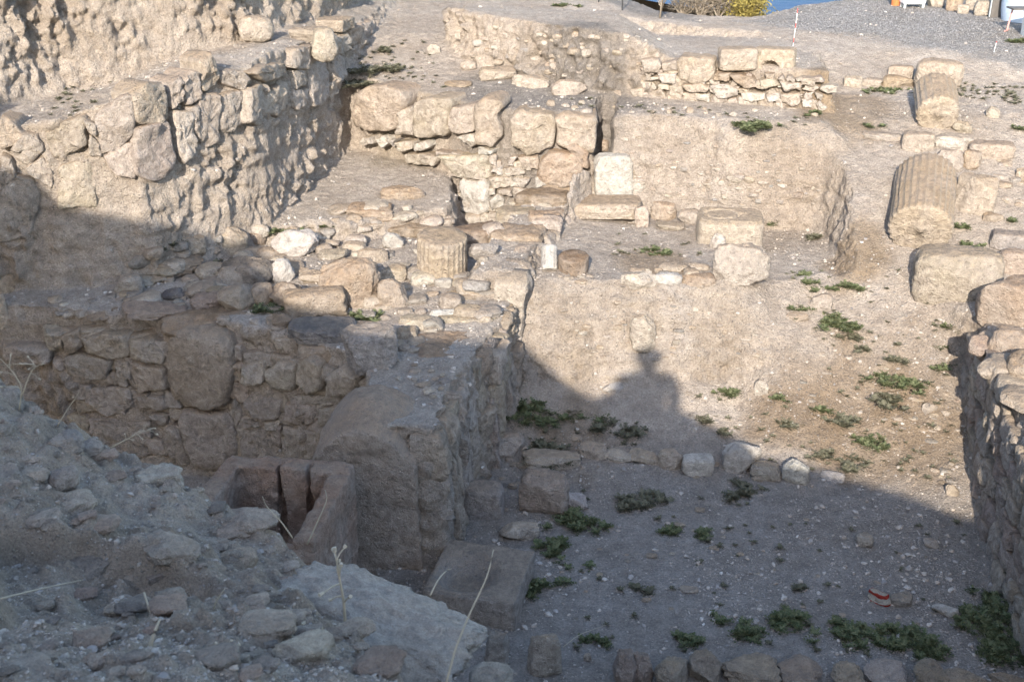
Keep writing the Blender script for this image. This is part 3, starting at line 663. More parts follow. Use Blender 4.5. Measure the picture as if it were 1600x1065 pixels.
def voxel_rock(name, boxes, vox, amp, seed, loc, mat, color, parent=None, rotz=0, post=None):
    """boxes (centre, size) fused, worn and roughened into one stone"""
    bm = bmesh.new()
    for c, s in boxes:
        bmesh.ops.create_cube(bm, size=1, matrix=Matrix.Translation(c) @ Matrix.Diagonal((*s, 1)))
    me = bpy.data.meshes.new(name); bm.to_mesh(me); bm.free()
    ob = bpy.data.objects.new(name, me); COL.objects.link(ob)
    md = ob.modifiers.new('r', 'REMESH'); md.mode = 'VOXEL'; md.voxel_size = vox
    sm = ob.modifiers.new('s', 'SMOOTH'); sm.factor = .5; sm.iterations = 4
    m2 = bpy.data.meshes.new_from_object(ob.evaluated_get(bpy.context.evaluated_depsgraph_get()))
    bpy.data.objects.remove(ob); bpy.data.meshes.remove(me)
    n = len(m2.vertices); V = np.empty(n*3, np.float32); m2.vertices.foreach_get('co', V); V = V.reshape(-1, 3)
    Nn = np.empty(n*3, np.float32); m2.vertices.foreach_get('normal', Nn); Nn = Nn.reshape(-1, 3)
    if post: V = post(V)
    d = fbm(V[:, 0]*3+seed, V[:, 1]*3, V[:, 2]*3, 4, seed) + .5*fbm(V[:, 0]*11+seed, V[:, 1]*11, V[:, 2]*11, 4, seed+3)
    V = V + Nn*(amp*d)[:, None]
    m2.vertices.foreach_set('co', V.astype(np.float32).ravel()); m2.update()
    for p in m2.polygons: p.use_smooth = True
    o = link(name, m2, mat, parent, loc, color); o.rotation_euler[2] = rotz
    return o
def round_head(V):
    V = V.copy(); x, z = V[:, 0], V[:, 2]
    top = np.clip((z-.95)/.5, 0, 1); V[:, 2] -= top*(.30*(np.abs(x+.0)/.45)**2.2)
    V[:, 0] *= 1 - .10*np.clip(z/1.4, 0, 1)
    V[:, 2] -= .12*np.clip(-V[:, 1]/.3, 0, 1)*top
    return V
voxel_rock('stone', [((0, 0, .7), (.92, .62, 1.5))], .03, .035, 5, (-1.13, 8.03, -.02), M_STONE, (.42, .345, .28), w1, rad(-8), round_head)['label'] = 'great upright end block with a rounded reddish head'

# ------------------------------------------------------------------ loose stones, each one a thing
LOOSE = [
 # rubble heap between the walls
 ((428, 356, 498, 402), 'white', 3.2, 'large white angular boulder lit at the back of the rubble heap'), ((540, 366, 573, 388), 'pale', 3, 'small cream stone right of the large white boulder'),
 ((598, 362, 631, 389), 'white', 2.6, 'round bright white cobble left of the upright fluted drum'), ((426, 404, 462, 444), 'white', 2.5, 'egg-shaped white stone with brown streaks in the rubble'),
 ((505, 398, 594, 486), 'ochre', 3.2, 'broad leaning tan slab in the middle of the rubble heap'), ((590, 412, 636, 442), 'tan', 4, 'small slab propped against the leaning tan slab'),
 ((592, 436, 638, 482), 'tan', 4, 'squarish stone at the right foot of the leaning tan slab'), ((450, 443, 541, 502), 'ochre', 6, 'blocky ochre boulder with a dark right side in the rubble'),
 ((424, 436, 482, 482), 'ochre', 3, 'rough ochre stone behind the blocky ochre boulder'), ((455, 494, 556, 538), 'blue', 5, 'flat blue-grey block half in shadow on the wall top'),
 ((537, 503, 622, 580), 'grey', 4, 'big smooth grey boulder, lit above and shaded below'), ((625, 490, 682, 518), 'cream', 3.5, 'flat cream slab on the central wall, left of the white sliver'),
 ((670, 481, 728, 500), 'white', 4, 'long white sliver of stone on the central wall'), ((731, 374, 778, 406), 'grey', 2.6, 'rounded grey boulder right of the upright fluted drum'),
 ((680, 434, 706, 451), 'white', 5, 'small white cube below the upright fluted drum'), ((545, 315, 623, 347), 'ochre', 4, 'flat brown slab on the edge of the sandy terrace'),
 ((612, 326, 652, 345), 'pale', 2.6, 'rounded cream stone beside the flat brown slab'), ((604, 341, 692, 374), 'brown', 4, 'long brown slab in front of the narrow slot'),
 ((528, 343, 602, 366), 'tan', 4, 'dusty tan slab behind the small cream stone'), ((597, 288, 662, 314), 'ochre', 4, 'thin flagstone at the lip of the sandy terrace'),
 ((279, 360, 322, 402), 'tan', 3, 'dusty lit stone at the foot of the eroded bank'), ((322, 348, 388, 402), 'tan', 3, 'large lumpy dusty boulder at the foot of the eroded bank'),
 ((384, 355, 416, 380), 'ochre', 3.4, 'ochre stone left of the large white boulder'), ((228, 386, 320, 424), 'ochre', 4, 'low ochre slab in shade with a lit upper rim'),
 ((342, 414, 388, 446), 'cream', 3, 'yellowish angular stone in the shaded rubble'), ((290, 436, 340, 464), 'pale', 2.8, 'pale rounded stone in shade beside the dark blue-grey one'),
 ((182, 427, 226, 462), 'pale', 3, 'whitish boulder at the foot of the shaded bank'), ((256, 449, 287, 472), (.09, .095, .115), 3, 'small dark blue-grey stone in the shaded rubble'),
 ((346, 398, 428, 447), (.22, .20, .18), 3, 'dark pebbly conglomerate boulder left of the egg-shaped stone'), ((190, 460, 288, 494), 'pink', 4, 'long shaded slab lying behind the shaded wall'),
 ((303, 450, 378, 486), 'pink', 3.4, 'pinkish boulder behind the huge squared block'), ((345, 443, 402, 488), 'tan', 3, 'lumpy stone right of the pinkish boulder'),
 ((395, 441, 430, 478), 'ochre', 3, 'ochre stone with a lit shoulder beside weeds'), ((424, 486, 457, 515), 'brown', 3, 'small reddish stone under the blocky ochre boulder'),
 ((500, 388, 545, 408), 'cream', 4, 'low cream stone in front of the small slabs'), ((470, 420, 520, 446), 'tan', 3, 'broken tan stone above the blocky ochre boulder'), ((560, 386, 606, 412), 'tan', 4, 'tan slab edge behind the leaning slab'),
 ((140, 478, 200, 500), 'brown', 4, 'low brown stone on the shaded wall top at left'), ((0, 428, 26, 460), 'ochre', 3, 'ochre stone at the left edge of the photo'), ((0, 458, 16, 510), 'tan', 4, 'narrow tan block at the left edge of the photo'),
 # ledge platform
 ((888, 304, 999, 348), 'tan', 7, 'long squared block at the back of the ledge'), ((990, 322, 1013, 356), 'cream', 3, 'upright cream stone at the end of the long squared block'),
 ((1018, 315, 1058, 346), 'ochre', 4, 'brown blocky stone at the back of the ledge'), ((1018, 344, 1068, 362), 'cream', 3.4, 'flat cream stone in front of the brown blocky stone'),
 ((1108, 364, 1132, 390), 'pale', 2.4, 'small cream cobble in front of the ringed stone'), ((1112, 378, 1196, 450), 'dust', 4, 'great dust-covered block at the right corner of the ledge'),
 ((970, 416, 1024, 448), 'pale', 3, 'cream rubble stone on the rim of the ledge'), ((1022, 424, 1064, 448), 'white', 3.4, 'long white stone on the rim of the ledge'),
 ((1062, 424, 1116, 452), 'ochre', 4, 'orange broken stone on the rim of the ledge'), ((1028, 408, 1072, 426), 'cream', 3, 'cream stone behind the long white stone'), ((1074, 410, 1108, 424), 'cream', 3, 'small cream stone behind the orange broken stone'),
 ((930, 238, 986, 300), 'white', 7, 'tall white marble block standing in the trench corner'), ((976, 272, 1012, 306), 'pale', 3, 'pale stone resting against the white marble block'),
 ((930, 219, 950, 237), 'ochre', 4, 'small ochre stone above the white marble block'), ((1058, 326, 1098, 352), 'dust', 3, 'dusty stone left of the ringed stone'),
 # slope and pit
 ((1266, 458, 1298, 486), 'dust', 4, 'pale block poking out of the slope beside the weeds'), ((1226, 486, 1262, 504), 'tan', 4, 'flat tan stone left of the big weed patch'),
 ((1178, 592, 1200, 622), 'pale', 3.4, 'upright pale stone in the middle of the slope'), ((984, 488, 1022, 540), 'cream', 4, 'pale stone set in the face below the ledge'), ((942, 596, 974, 618), 'white', 3, 'whitish stone in the slope left of the shadow of a head'),
 ((764, 672, 828, 716), 'dust', 2.5, 'round pitted boulder at the foot of the central wall'), ((824, 702, 898, 742), 'cream', 3.4, 'low broad stone right of the round pitted boulder'),
 ((907, 694, 944, 722), 'cream', 3, 'angular stone third in the pit row'), ((945, 702, 982, 724), 'pale', 3, 'small flat stone fourth in the pit row'), ((984, 703, 1021, 726), 'cream', 3, 'weed-ringed stone in the middle of the pit row'),
 ((1030, 705, 1061, 738), 'cream', 3.4, 'upright cream stone left of the white slab in the pit row'), ((1068, 713, 1109, 746), 'white', 5, 'tilted white slab in the pit row'),
 ((1133, 694, 1183, 742), 'white', 3.2, 'largest white boulder of the pit row at the shadow edge'), ((1176, 724, 1219, 754), 'cream', 3.4, 'cream stone right of the largest white boulder'),
 ((1224, 722, 1258, 760), 'white', 3.2, 'tapering white stone near the right end of the pit row'), ((1285, 738, 1316, 755), 'white', 4, 'flat white stone at the right end of the pit row'),
 ((714, 748, 786, 812), 'grey', 5, 'flat-topped grey block by the foot of the central wall'), ((818, 742, 882, 810), 'pink', 4, 'reddish slab tipped against the pit floor'),
 ((874, 768, 918, 797), 'white', 3, 'heart-shaped white stone right of the reddish slab'), ((782, 808, 840, 848), 'pale', 4, 'cracked cream stone above the hollowed slab'),
 ((758, 984, 798, 1046), 'grey', 4, 'grey stone in front of the hollowed slab'), ((826, 990, 878, 1062), 'cream', 3, 'broken yellowish stone by the bottom row'), ((1356, 917, 1390, 946), 'pale', 3, 'pale stone daubed with red paint on the pit floor'),
 ((1388, 922, 1424, 950), 'grey', 3, 'grey stone right of the red-daubed stone'), ((1456, 942, 1494, 964), 'white', 3.4, 'white stone beside the dark weed patch'), ((1010, 712, 1034, 728), 'cream', 3, 'small cream stone wedged in the pit row'),
 ((1062, 914, 1090, 928), 'pale', 3, 'small pale stone alone on the pit floor'), ((1336, 832, 1362, 856), 'pale', 3, 'pale flat stone on the middle of the pit floor'), ((912, 1020, 908+16, 1034), 'pale', 3, 'little cream stone near the bottom row'),
 ((1440, 628, 1462, 648), 'dust', 3, 'stone sticking out of the brown bank at right'), ((1476, 756, 1496, 776), 'tan', 3, 'small stone at the foot of the brown bank'), ((1440, 840, 1464, 858), 'pale', 3, 'pale stone on the pit floor below the brown bank'),
 # right terrace
 ((1490, 274, 1548, 337), 'tan', 7, 'round-topped upright block behind the lying fluted drum'), ((1426, 381, 1552, 474), 'tan', 5, 'huge tan block with a dark left side on the right terrace'),
 ((1528, 428, 1640, 512), 'ochre', 5, 'huge leaning ochre block at the right edge of the photo'), ((1558, 388, 1612, 432), 'tan', 5, 'tan block behind the huge leaning ochre block'), ((1546, 360, 1606, 396), 'grey', 6, 'grey flat stone with a cut corner at the right edge'),
 ((1535, 332, 1566, 350), 'ochre', 4, 'small ochre slab right of the lying fluted drum'), ((1430, 94, 1497, 140), 'tan', 5, 'large rounded far block, rearmost on the right terrace'), ((1388, 103, 1424, 124), 'tan', 6, 'small squared stone left of the rearmost block'),
 ((1378, 118, 1424, 140), 'ochre', 4, 'low ochre stone in front of the small squared stone'), ((1488, 189, 1516, 210), 'tan', 4, 'small stone right of the second lying drum'), ((1452, 208, 1516, 238), 'pale', 4, 'broad flat pale stone below the second lying drum'),
 ((1408, 207, 1455, 240), 'tan', 6, 'squared stone at the left end of the terrace row'), ((1514, 220, 1578, 250), 'tan', 7, 'long dusty block at the right of the terrace row'), ((1458, 234, 1501, 268), 'cream', 4, 'cream stone with a dark left side below the terrace row'),
 ((1499, 235, 1528, 268), 'ochre', 4, 'dark-sided ochre stone below the terrace row'), ((1346, 203, 1408, 222), 'dust', 4, 'low dusty stone leading to the terrace row'), ((1318, 120, 1345, 138), 'cream', 5, 'small cream stone in the far right row'), ((1344, 122, 1378, 138), 'cream', 5, 'second small cream stone in the far right row'),
 ((1540, 182-14, 1560, 186), 'cream', 3, 'little cream stone alone on the right terrace'), ((1586, 262, 1612, 284), 'tan', 4, 'tan stone in the crumbling edge at far right'),
 ((668, 70, 688, 86), 'pale', 3, 'pale stone left of the dark upper cut'), ((720, 95, 744, 112), 'tan', 4, 'tan stone at the corner of the dark upper cut'), ((750, 104, 806, 128), 'tan', 4, 'flat tan stone below the dark upper cut'), ((802, 116, 858, 140), 'cream', 4, 'cream slab below the dark upper cut'),
 ((862, 124, 915, 150), 'cream', 4, 'rough cream stone at the middle of the upper cut'), ((696, 126, 738, 138), 'ochre', 4, 'low brown flagstone on the path behind the cross wall')]
M_PAINTED = stone_material('red_daubed_limestone'); _t = M_PAINTED.node_tree; _p = [q for q in _t.nodes if q.type == 'BSDF_PRINCIPLED'][0]
_tc = _t.nodes.new('ShaderNodeTexCoord'); _wv = N(_t, 'ShaderNodeTexWave', Scale=4.5, Distortion=4.0); _wv.bands_direction = 'Z'; _t.links.new(_tc.outputs['Object'], _wv.inputs['Vector'])
_src = _p.inputs['Base Color'].links[0].from_socket; _t.links.new(mixc(_t, ramp(_t, _wv.outputs[1], .70, .80), _src, (.36, .05, .035)), _p.inputs['Base Color'])
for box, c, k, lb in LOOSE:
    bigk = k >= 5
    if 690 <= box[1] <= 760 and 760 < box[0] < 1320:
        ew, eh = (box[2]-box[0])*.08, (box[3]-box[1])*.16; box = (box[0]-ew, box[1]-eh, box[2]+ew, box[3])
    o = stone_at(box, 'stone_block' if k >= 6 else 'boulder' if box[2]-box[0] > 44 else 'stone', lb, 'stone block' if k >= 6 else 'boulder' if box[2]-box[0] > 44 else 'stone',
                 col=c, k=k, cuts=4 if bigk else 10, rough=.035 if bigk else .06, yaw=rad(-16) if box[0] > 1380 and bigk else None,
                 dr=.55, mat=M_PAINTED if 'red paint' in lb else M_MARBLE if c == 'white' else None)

# shaded row at the bottom of the picture
w7 = wall_thing('stone_wall', 'row of reddish stones along the bottom edge of the photo', (2.2, 6.6, 0))
for i, (a, b, t) in enumerate(((950, 990, 1013), (989, 1023, 1016), (1024, 1078, 1019), (1078, 1128, 1015), (1130, 1206, 1026), (1206, 1280, 1022), (1294, 1343, 1031), (1352, 1411, 1033), (1427, 1470, 1037), (1470, 1540, 1044), (1545, 1600, 1050))):
    stone_at((a+rngw.uniform(-8, 4), t+rngw.uniform(-14, 2), b+rngw.uniform(-4, 8), 1082+rngw.uniform(-8, 6)), parent=w7, col=('pink', 'pink', 'tan', 'tan', 'tan', 'pink', 'tan', 'white', 'tan', 'tan', 'tan')[i], k=2.6, cuts=10, dr=.9, rough=.09)

# ------------------------------------------------------------------ worked stones
def drum(name, R, L, flutes, seed, worn=.5, half=0.0):
    """a column drum along its own z axis, fluted, with worn edges and a dowel hole"""
    nseg = flutes*6; rows = 18; V = []; F = []
    prof = [(0.0, 0.0), (.10, 0.0), (.10, .012), (.5, 0), (.86, 0), (.97, .012)] + [(1, .03 + (L-.06)*j/rows) for j in range(rows+1)] + [(.97, L-.012), (.86, L), (.5, L), (.0, L)]
    for r, z in prof:
        for j in range(nseg):
            a = 2*math.pi*j/nseg; ph = (j % 6)/6
            fl = .055*R*math.sin(math.pi*ph)*(1 if r > .9 else 0)
            V.append((math.cos(a)*(r*R-fl), math.sin(a)*(r*R-fl), z))
    V = np.array(V); n = fbm(V[:, 0]*5+seed, V[:, 1]*5, V[:, 2]*5, 4, seed); n2 = fbm(V[:, 0]*2+seed, V[:, 1]*2, V[:, 2]*2, 2, seed+2)
    rr = np.hypot(V[:, 0], V[:, 1])+1e-6; wear = sstep(-.1, .5, n2)*worn
    V[:, :2] *= (1 + .035*n - .05*wear)[:, None]; V[:, 2] += .012*n
    for i in range(len(prof)-1):
        for j in range(nseg):
            a, b = i*nseg+j, i*nseg+(j+1) % nseg; F.append((a, b, b+nseg, a+nseg))
    return mesh(name, V, np.array(F))
def stand(o, p, axis, roll=0.0):
    o.rotation_mode = 'QUATERNION'; o.rotation_quaternion = Vector(axis).normalized().to_track_quat('Z', 'Y'); o.location = p
g, _ = hit(688, 442); dep = proj(g)[2]; R = 40*dep/FPX
o = link('column_drum', drum('column_drum', R, .55, 26, 3, .5), M_STONE, None, None, (.44, .365, .275)); stand(o, (g.x, g.y+R*.95, g.z-.10), (.04, -.10, 1))
tag(o, 'upright fluted column drum half buried on the central wall', 'column drum')
g, _ = hit(1430, 398); dep = proj(g)[2]; R = 49*dep/FPX
o = link('column_drum', drum('column_drum', R, 1.05, 28, 9, .8), M_STONE, None, None, (.44, .365, .275)); stand(o, (g.x+.02, g.y+.02, g.z+R*.80), (.34, 1, .30))
tag(o, 'large fluted column drum lying on the right terrace, end towards the camera', 'column drum')
g, _ = hit(1462, 204); dep = proj(g)[2]; R = 33*dep/FPX
o = link('column_drum', drum('column_drum', R, .62, 20, 14, 1.0), M_STONE, None, None, (.44, .365, .275)); stand(o, (g.x, g.y, g.z+R*.72), (.22, 1, .30))
tag(o, 'worn column drum lying farther back on the right terrace', 'column drum')
g, _ = hit(859, 427); dep = proj(g)[2]; R = 13*dep/FPX
o = link('column_fragment', drum('column_fragment', R, .26, 12, 21, .2), M_MARBLE, None, None, (.52, .495, .455)); stand(o, (g.x, g.y+R, g.z), (.0, .75, 1))
tag(o, 'small white marble column stump at the left end of the ledge', 'column fragment')
g, _ = hit(897, 430); dep = proj(g)[2]; R = 25*dep/FPX
o = link('column_drum', drum('column_drum', R, .22, 8, 25, 1.0), M_STONE, None, None, (.25, .175, .115)); stand(o, (g.x, g.y+R*.85, g.z-.04), (.0, -.12, 1))
tag(o, 'dark brown stone disc beside the white marble stump', 'column drum')
# stone with a ring cut in its top
g, _ = hit(1145, 384); dep = proj(g)[2]; Wd = 102*dep/FPX; Dp = .5; Ht = .30
V = []; F = []; m = 96; rings = 40
for i in range(rings+1):
    r = i/rings
    for j in range(m):
        a = 2*math.pi*j/m; ca, sa = math.cos(a), math.sin(a); k = (abs(ca)**5 + abs(sa)**5)**(-1/5)
        x, y = ca*k*r*Wd/2, sa*k*r*Dp/2; z = Ht - (.03 if r > .96 else 0)
        d = math.hypot((x+.14*Wd)/(.26*Wd), y/(.30*Dp)); z -= .030*math.exp(-((d-1)/.10)**2)
        if abs(x-.20*Wd) < .09*Wd and abs(y-.03) < .055: z -= .09
        V.append((x, y, z))
for zz in (Ht*.7, Ht*.4, -.15):
    for j in range(m):
        a = 2*math.pi*j/m; ca, sa = math.cos(a), math.sin(a); k = (abs(ca)**5 + abs(sa)**5)**(-1/5); V.append((ca*k*Wd/2*1.01, sa*k*Dp/2*1.01, zz))
V = np.array(V); V[:, 0] += .012*fbm(V[:, 0]*6, V[:, 1]*6, V[:, 2]*6, 4, 8); V[:, 1] += .025*fbm(V[:, 0]*6, V[:, 1]*6, V[:, 2]*6, 4, 9); V[:, 2] += .006*fbm(V[:, 0]*9, V[:, 1]*9, 0., 3, 10)
for i in range(rings+3):
    for j in range(m): F.append((i*m+j, i*m+(j+1) % m, (i+1)*m+(j+1) % m, (i+1)*m+j))
o = link('press_stone', mesh('press_stone', V, np.array(F)[:, ::-1] if False else np.array(F)), M_STONE, None, (g.x, g.y+Dp*.5, g.z-.02), (.47, .41, .33)); o.rotation_euler[2] = rad(-6)
tag(o, 'flat pale stone with a carved ring and a slot on the ledge', 'press stone')
# hollowed slab on the pit floor
g, _ = hit(753, 972); dep = proj(g)[2]; Wd = 150*dep/FPX
def hollow(V):
    V = V.copy(); m = np.clip((V[:, 2]-.12)/.1, 0, 1); d = ((V[:, 0]+.10)/(.30*Wd))**2 + ((V[:, 1]+.05)/.20)**2
    V[:, 2] -= .17*m*np.exp(-d**2); return V
o = voxel_rock('hollowed_slab', [((0, 0, .08), (Wd, .72, .34))], .016, .018, 12, (g.x-.02, g.y+.34, g.z), M_STONE, (.33, .30, .27), None, rad(-14), hollow)
tag(o, 'grey slab with a sunken hollow on the pit floor', 'slab')
# broken stone chest, open at the top
BX, BY = .98, .98
walls = [((-BX/2+.06, 0, .35), (.13, BX*0+BY, .75)), ((BX/2-.06, 0, .35), (.13, BY, .75)), ((0, -BY/2+.06, .30), (BX, .13, .62)), ((0, 0, .02), (BX, BY, .12)), ((0, 0, -.42), (BX*.98, BY*.98, .92)),
         ((-.2825, BY/2-.05, .35), (.415, .13, .74)), ((.06, BY/2-.05, .36), (.185, .13, .755)), ((.3425, BY/2-.05, .36), (.29, .13, .76)), ((0, BY/2+.025, .35), (BX, .06, .74))]
o = voxel_rock('stone_chest', walls, .015, .03, 31, (-1.76, 6.98, .47), M_STONE, (.40, .285, .22), None, rad(-9))
tag(o, 'open broken stone chest standing below the shaded wall', 'stone chest')

# ------------------------------------------------------------------ spoil heap in the foreground, and the bank behind the photographer
MP = [(0, 585, 4.2), (100, 662, 4.2), (200, 724, 4.1), (290, 770, 4.0), (340, 806, 3.95), (470, 852, 3.6), (0, 700, 3.6), (100, 770, 3.45), (200, 832, 3.3), (300, 880, 3.15), (450, 965, 2.8),
      (0, 900, 2.6), (0, 1065, 1.9), (300, 1065, 2.0), (600, 1065, 2.2), (740, 1065, 2.5), (430, 930, 3.2), (150, 960, 2.5)]
CP = np.array([at_y(*q) for q in MP] + [(0, 0, 3.95), (.8, 0, 3.7), (-1.2, 0, 4.05), (-2.6, 2, 3.95), (-3.2, 4.0, 3.8), (-4.2, 3.5, 4.1), (.3, 1.4, 3.6), (-3, -.5, 4.3)])
BROW = [(-6, 5.6), (-3.2, 4.7), (-2.1, 4.24), (-1.6, 4.14), (-1.27, 4.0), (-.8, 3.6), (-.62, 3.1), (-.36, 2.5), (-.1, 1.95), (.3, .6), (.9, -.4), (3, -1.2), (6, -1.5), (6, -9), (-9, -9), (-9, 5.6)]
_d = np.hypot(CP[:, None, 0]-CP[None, :, 0], CP[:, None, 1]-CP[None, :, 1])
_A = np.block([[_d + 1e-3*np.eye(len(CP)), np.ones((len(CP), 1)), CP[:, :2]], [np.ones((1, len(CP))), np.zeros((1, 3))], [CP[:, :2].T, np.zeros((2, 3))]])
_w = np.linalg.solve(_A, np.r_[CP[:, 2], 0, 0, 0])
def heap(x, y):
    r = np.zeros(x.shape)
    for i in range(len(CP)): r = r + _w[i]*np.hypot(x-CP[i, 0], y-CP[i, 1])
    r = r + _w[-3] + _w[-2]*x + _w[-1]*y
    wx = x + .12*fbm(x*2.3, y*2.3, 0., 4, 201); wy = y + .10*fbm(x*2.3, y*2.3, 4., 4, 202)
    sd = sd_poly(wx, wy, BROW)
    r = r - np.clip(sd+.03, 0, 3)*1.7
    return r
def build_heap():
    st = .0115
    xs = np.arange(-3.4, .75, st); ys = np.arange(1.0, 5.3, st); gx, gy = np.meshgrid(xs, ys); ny, nx = gx.shape
    z = heap(gx, gy); x, y = gx.ravel(), gy.ravel(); z = z.ravel()
    z = z + .07*fbm(x*2.6, y*2.6, 0., 4, 211) + .055*fbm(x*7, y*7, 0., 5, 212, .6)
    # a small collapsed scarp in the heap
    sc = sd_poly(x + .06*fbm(x*5, y*5, 1., 3, 213), y + .06*fbm(x*5, y*5, 5., 3, 214), [at_y(*q)[:2] for q in ((-40, 800, 3.1), (120, 790, 3.1), (240, 850, 3.05), (330, 930, 2.9), (200, 985, 2.45), (-40, 960, 2.3))])
    z = z - .16*sstep(.05, -.07, sc)
    cl = np.maximum(0, .5 - worley(x*9, y*9, z*0+.3, 215)); cl2 = np.maximum(0, .5 - worley(x*24, y*24, z*0+.3, 216))
    z = z + .13*cl*sstep(-.3, .3, fbm(x*2, y*2, 0., 2, 217)) + .05*cl2*sstep(-.4, .3, fbm(x*4, y*4, 3., 2, 227)) + .016*fbm(x*40, y*40, 0., 3, 218)
    V = np.stack([x, y, z], 1); idx = np.arange(nx*ny).reshape(ny, nx)
    F = np.stack([idx[:-1, :-1], idx[:-1, 1:], idx[1:, 1:], idx[1:, :-1]], -1).reshape(-1, 4)
    me = mesh('spoil_heap', V, F); tints(me, np.ones((len(V), 3))*np.array([.37, .325, .275])*(1+.2*fbm(x*3, y*3, z*3, 3, 219))[:, None])
    o = link('spoil_heap', me, M_MOUND); tag(o, kind='structure')
    return o, V, F
HEAP, HV, HF = build_heap()
HBVH = BVHTree.FromPolygons(HV.tolist(), HF.tolist())
def hhit(px, py):
    h = HBVH.ray_cast(CAMP, Vector(ray(px, py)).normalized()); return h[0]
# the bank behind the photographer: its crest throws the shadow seen in the pit
EDGE = [(4, 262), (60, 275), (92, 318), (180, 338), (270, 352), (330, 368), (372, 384), (392, 374), (415, 384), (436, 436), (470, 476), (540, 492), (600, 520), (820, 540), (880, 595), (925, 622), (960, 612), (1062, 640), (1120, 668), (1170, 692), (1178, 712),
        (1260, 728), (1340, 750), (1440, 782), (1500, 806)]
YC = -1.35
cr = []
for q in EDGE:
    p, _ = hit(*q); k = (p.y-YC)/LDIR.y; cr.append((p.x - LDIR.x*k, p.z - LDIR.z*k))
cr.sort(); CR = np.array(cr); print('crest', np.round(CR, 2).tolist())
def build_bank():
    xs = np.concatenate([np.arange(-14, -7, .25), np.arange(-7, 4, .045), np.arange(4, 9, .25)]); V = []
    cz = np.interp(xs, np.r_[-14, -7.5, CR[:, 0], 4, 9], np.r_[10.5, 9.2, CR[:, 1], 4.5, 3.0])
    prof = [(1.02, None), (.4, None), (-.3, None), (-.7, -.9), (-1.0, -.45), (-1.25, -.08), (YC, 0.0), (-1.6, -.12), (-2.2, -.5), (-3.5, -1.3), (-7, -3.2)]
    for yy, dz in prof:
        base = heap(xs, np.full(xs.shape, float(yy))) if dz is None else None
        zz = base if dz is None else cz + dz
        if dz is not None and dz < -.3 and yy > YC: zz = np.maximum(zz, heap(xs, np.full(xs.shape, float(yy))))
        V.append(np.stack([xs, np.full(xs.shape, yy), zz + (.05*fbm(xs*2, yy, 0., 3, 5) if abs(yy-YC) > .2 else 0)], 1))
    n = len(xs); V = np.concatenate(V); idx = np.arange(len(V)).reshape(len(prof), n)
    F = np.stack([idx[:-1, :-1], idx[1:, :-1], idx[1:, 1:], idx[:-1, 1:]], -1).reshape(-1, 4)
    me = mesh('spoil_bank', V, F); tints(me, np.ones((len(V), 3))*np.array([.38, .34, .295]))
    o = link('spoil_bank', me, M_EARTH); tag(o, kind='structure')
build_bank()

def person():
    """standing on the bank just behind the viewpoint; only the shadow of head and shoulders falls into the picture"""
    p, _ = hit(1015, 543); k = (p.y-YC)/LDIR.y; hx, hz = p.x-LDIR.x*k, p.z-LDIR.z*k
    J = dict(pelvis=(0, 0, -.82, .15, .11), waist=(0, 0, -.66, .14, .10), chest=(0, 0, -.42, .17, .12), neck=(0, 0, -.27, .06, .06), chin=(0, .02, -.20, .065, .075), head=(0, .02, -.12, .135, .135), crown=(0, .01, -.02, .095, .095),
             shl=(-.18, 0, -.34, .065, .065), ell=(-.23, .02, -.60, .055, .055), hal=(-.22, .10, -.84, .04, .04), shr=(.18, 0, -.34, .065, .065), elr=(.23, .02, -.60, .055, .055), har=(.22, .10, -.84, .04, .04),
             hpl=(-.10, 0, -.9, .095, .095), knl=(-.12, .03, -1.33, .065, .065), anl=(-.13, 0, -1.72, .045, .045), tol=(-.14, .16, -1.76, .04, .03), hpr=(.10, 0, -.9, .095, .095), knr=(.12, .03, -1.33, .065, .065), anr=(.13, 0, -1.72, .045, .045), tor=(.14, .16, -1.76, .04, .03))
    ks = list(J); E = [('pelvis', 'waist'), ('waist', 'chest'), ('chest', 'neck'), ('neck', 'chin'), ('chin', 'head'), ('head', 'crown'), ('chest', 'shl'), ('shl', 'ell'), ('ell', 'hal'), ('chest', 'shr'), ('shr', 'elr'), ('elr', 'har'),
         ('pelvis', 'hpl'), ('hpl', 'knl'), ('knl', 'anl'), ('anl', 'tol'), ('pelvis', 'hpr'), ('hpr', 'knr'), ('knr', 'anr'), ('anr', 'tor')]
    me = bpy.data.meshes.new('person'); me.from_pydata([J[q][:3] for q in ks], [(ks.index(a), ks.index(b)) for a, b in E], [])
    o = bpy.data.objects.new('person', me); COL.objects.link(o); o.modifiers.new('skin', 'SKIN'); sb = o.modifiers.new('sub', 'SUBSURF'); sb.levels = sb.render_levels = 2
    if not me.skin_vertices: me.attributes  # the Skin modifier adds its layer below
    bm = bmesh.new(); bm.from_mesh(me); ly = bm.verts.layers.skin.verify(); bm.verts.ensure_lookup_table()
    for i, q in enumerate(ks): bm.verts[i][ly].radius = J[q][3:5]; bm.verts[i][ly].use_root = (q == 'pelvis')
    bm.to_mesh(me); bm.free(); me.materials.append(plain('dark_jacket', (.06, .07, .09), .8))
    o.location = (hx, YC, hz); o.scale = (1.3, 1.2, 1.0)
    tag(o, 'photographer in dark clothes standing on the bank, seen only by the shadow cast', 'person')
person()

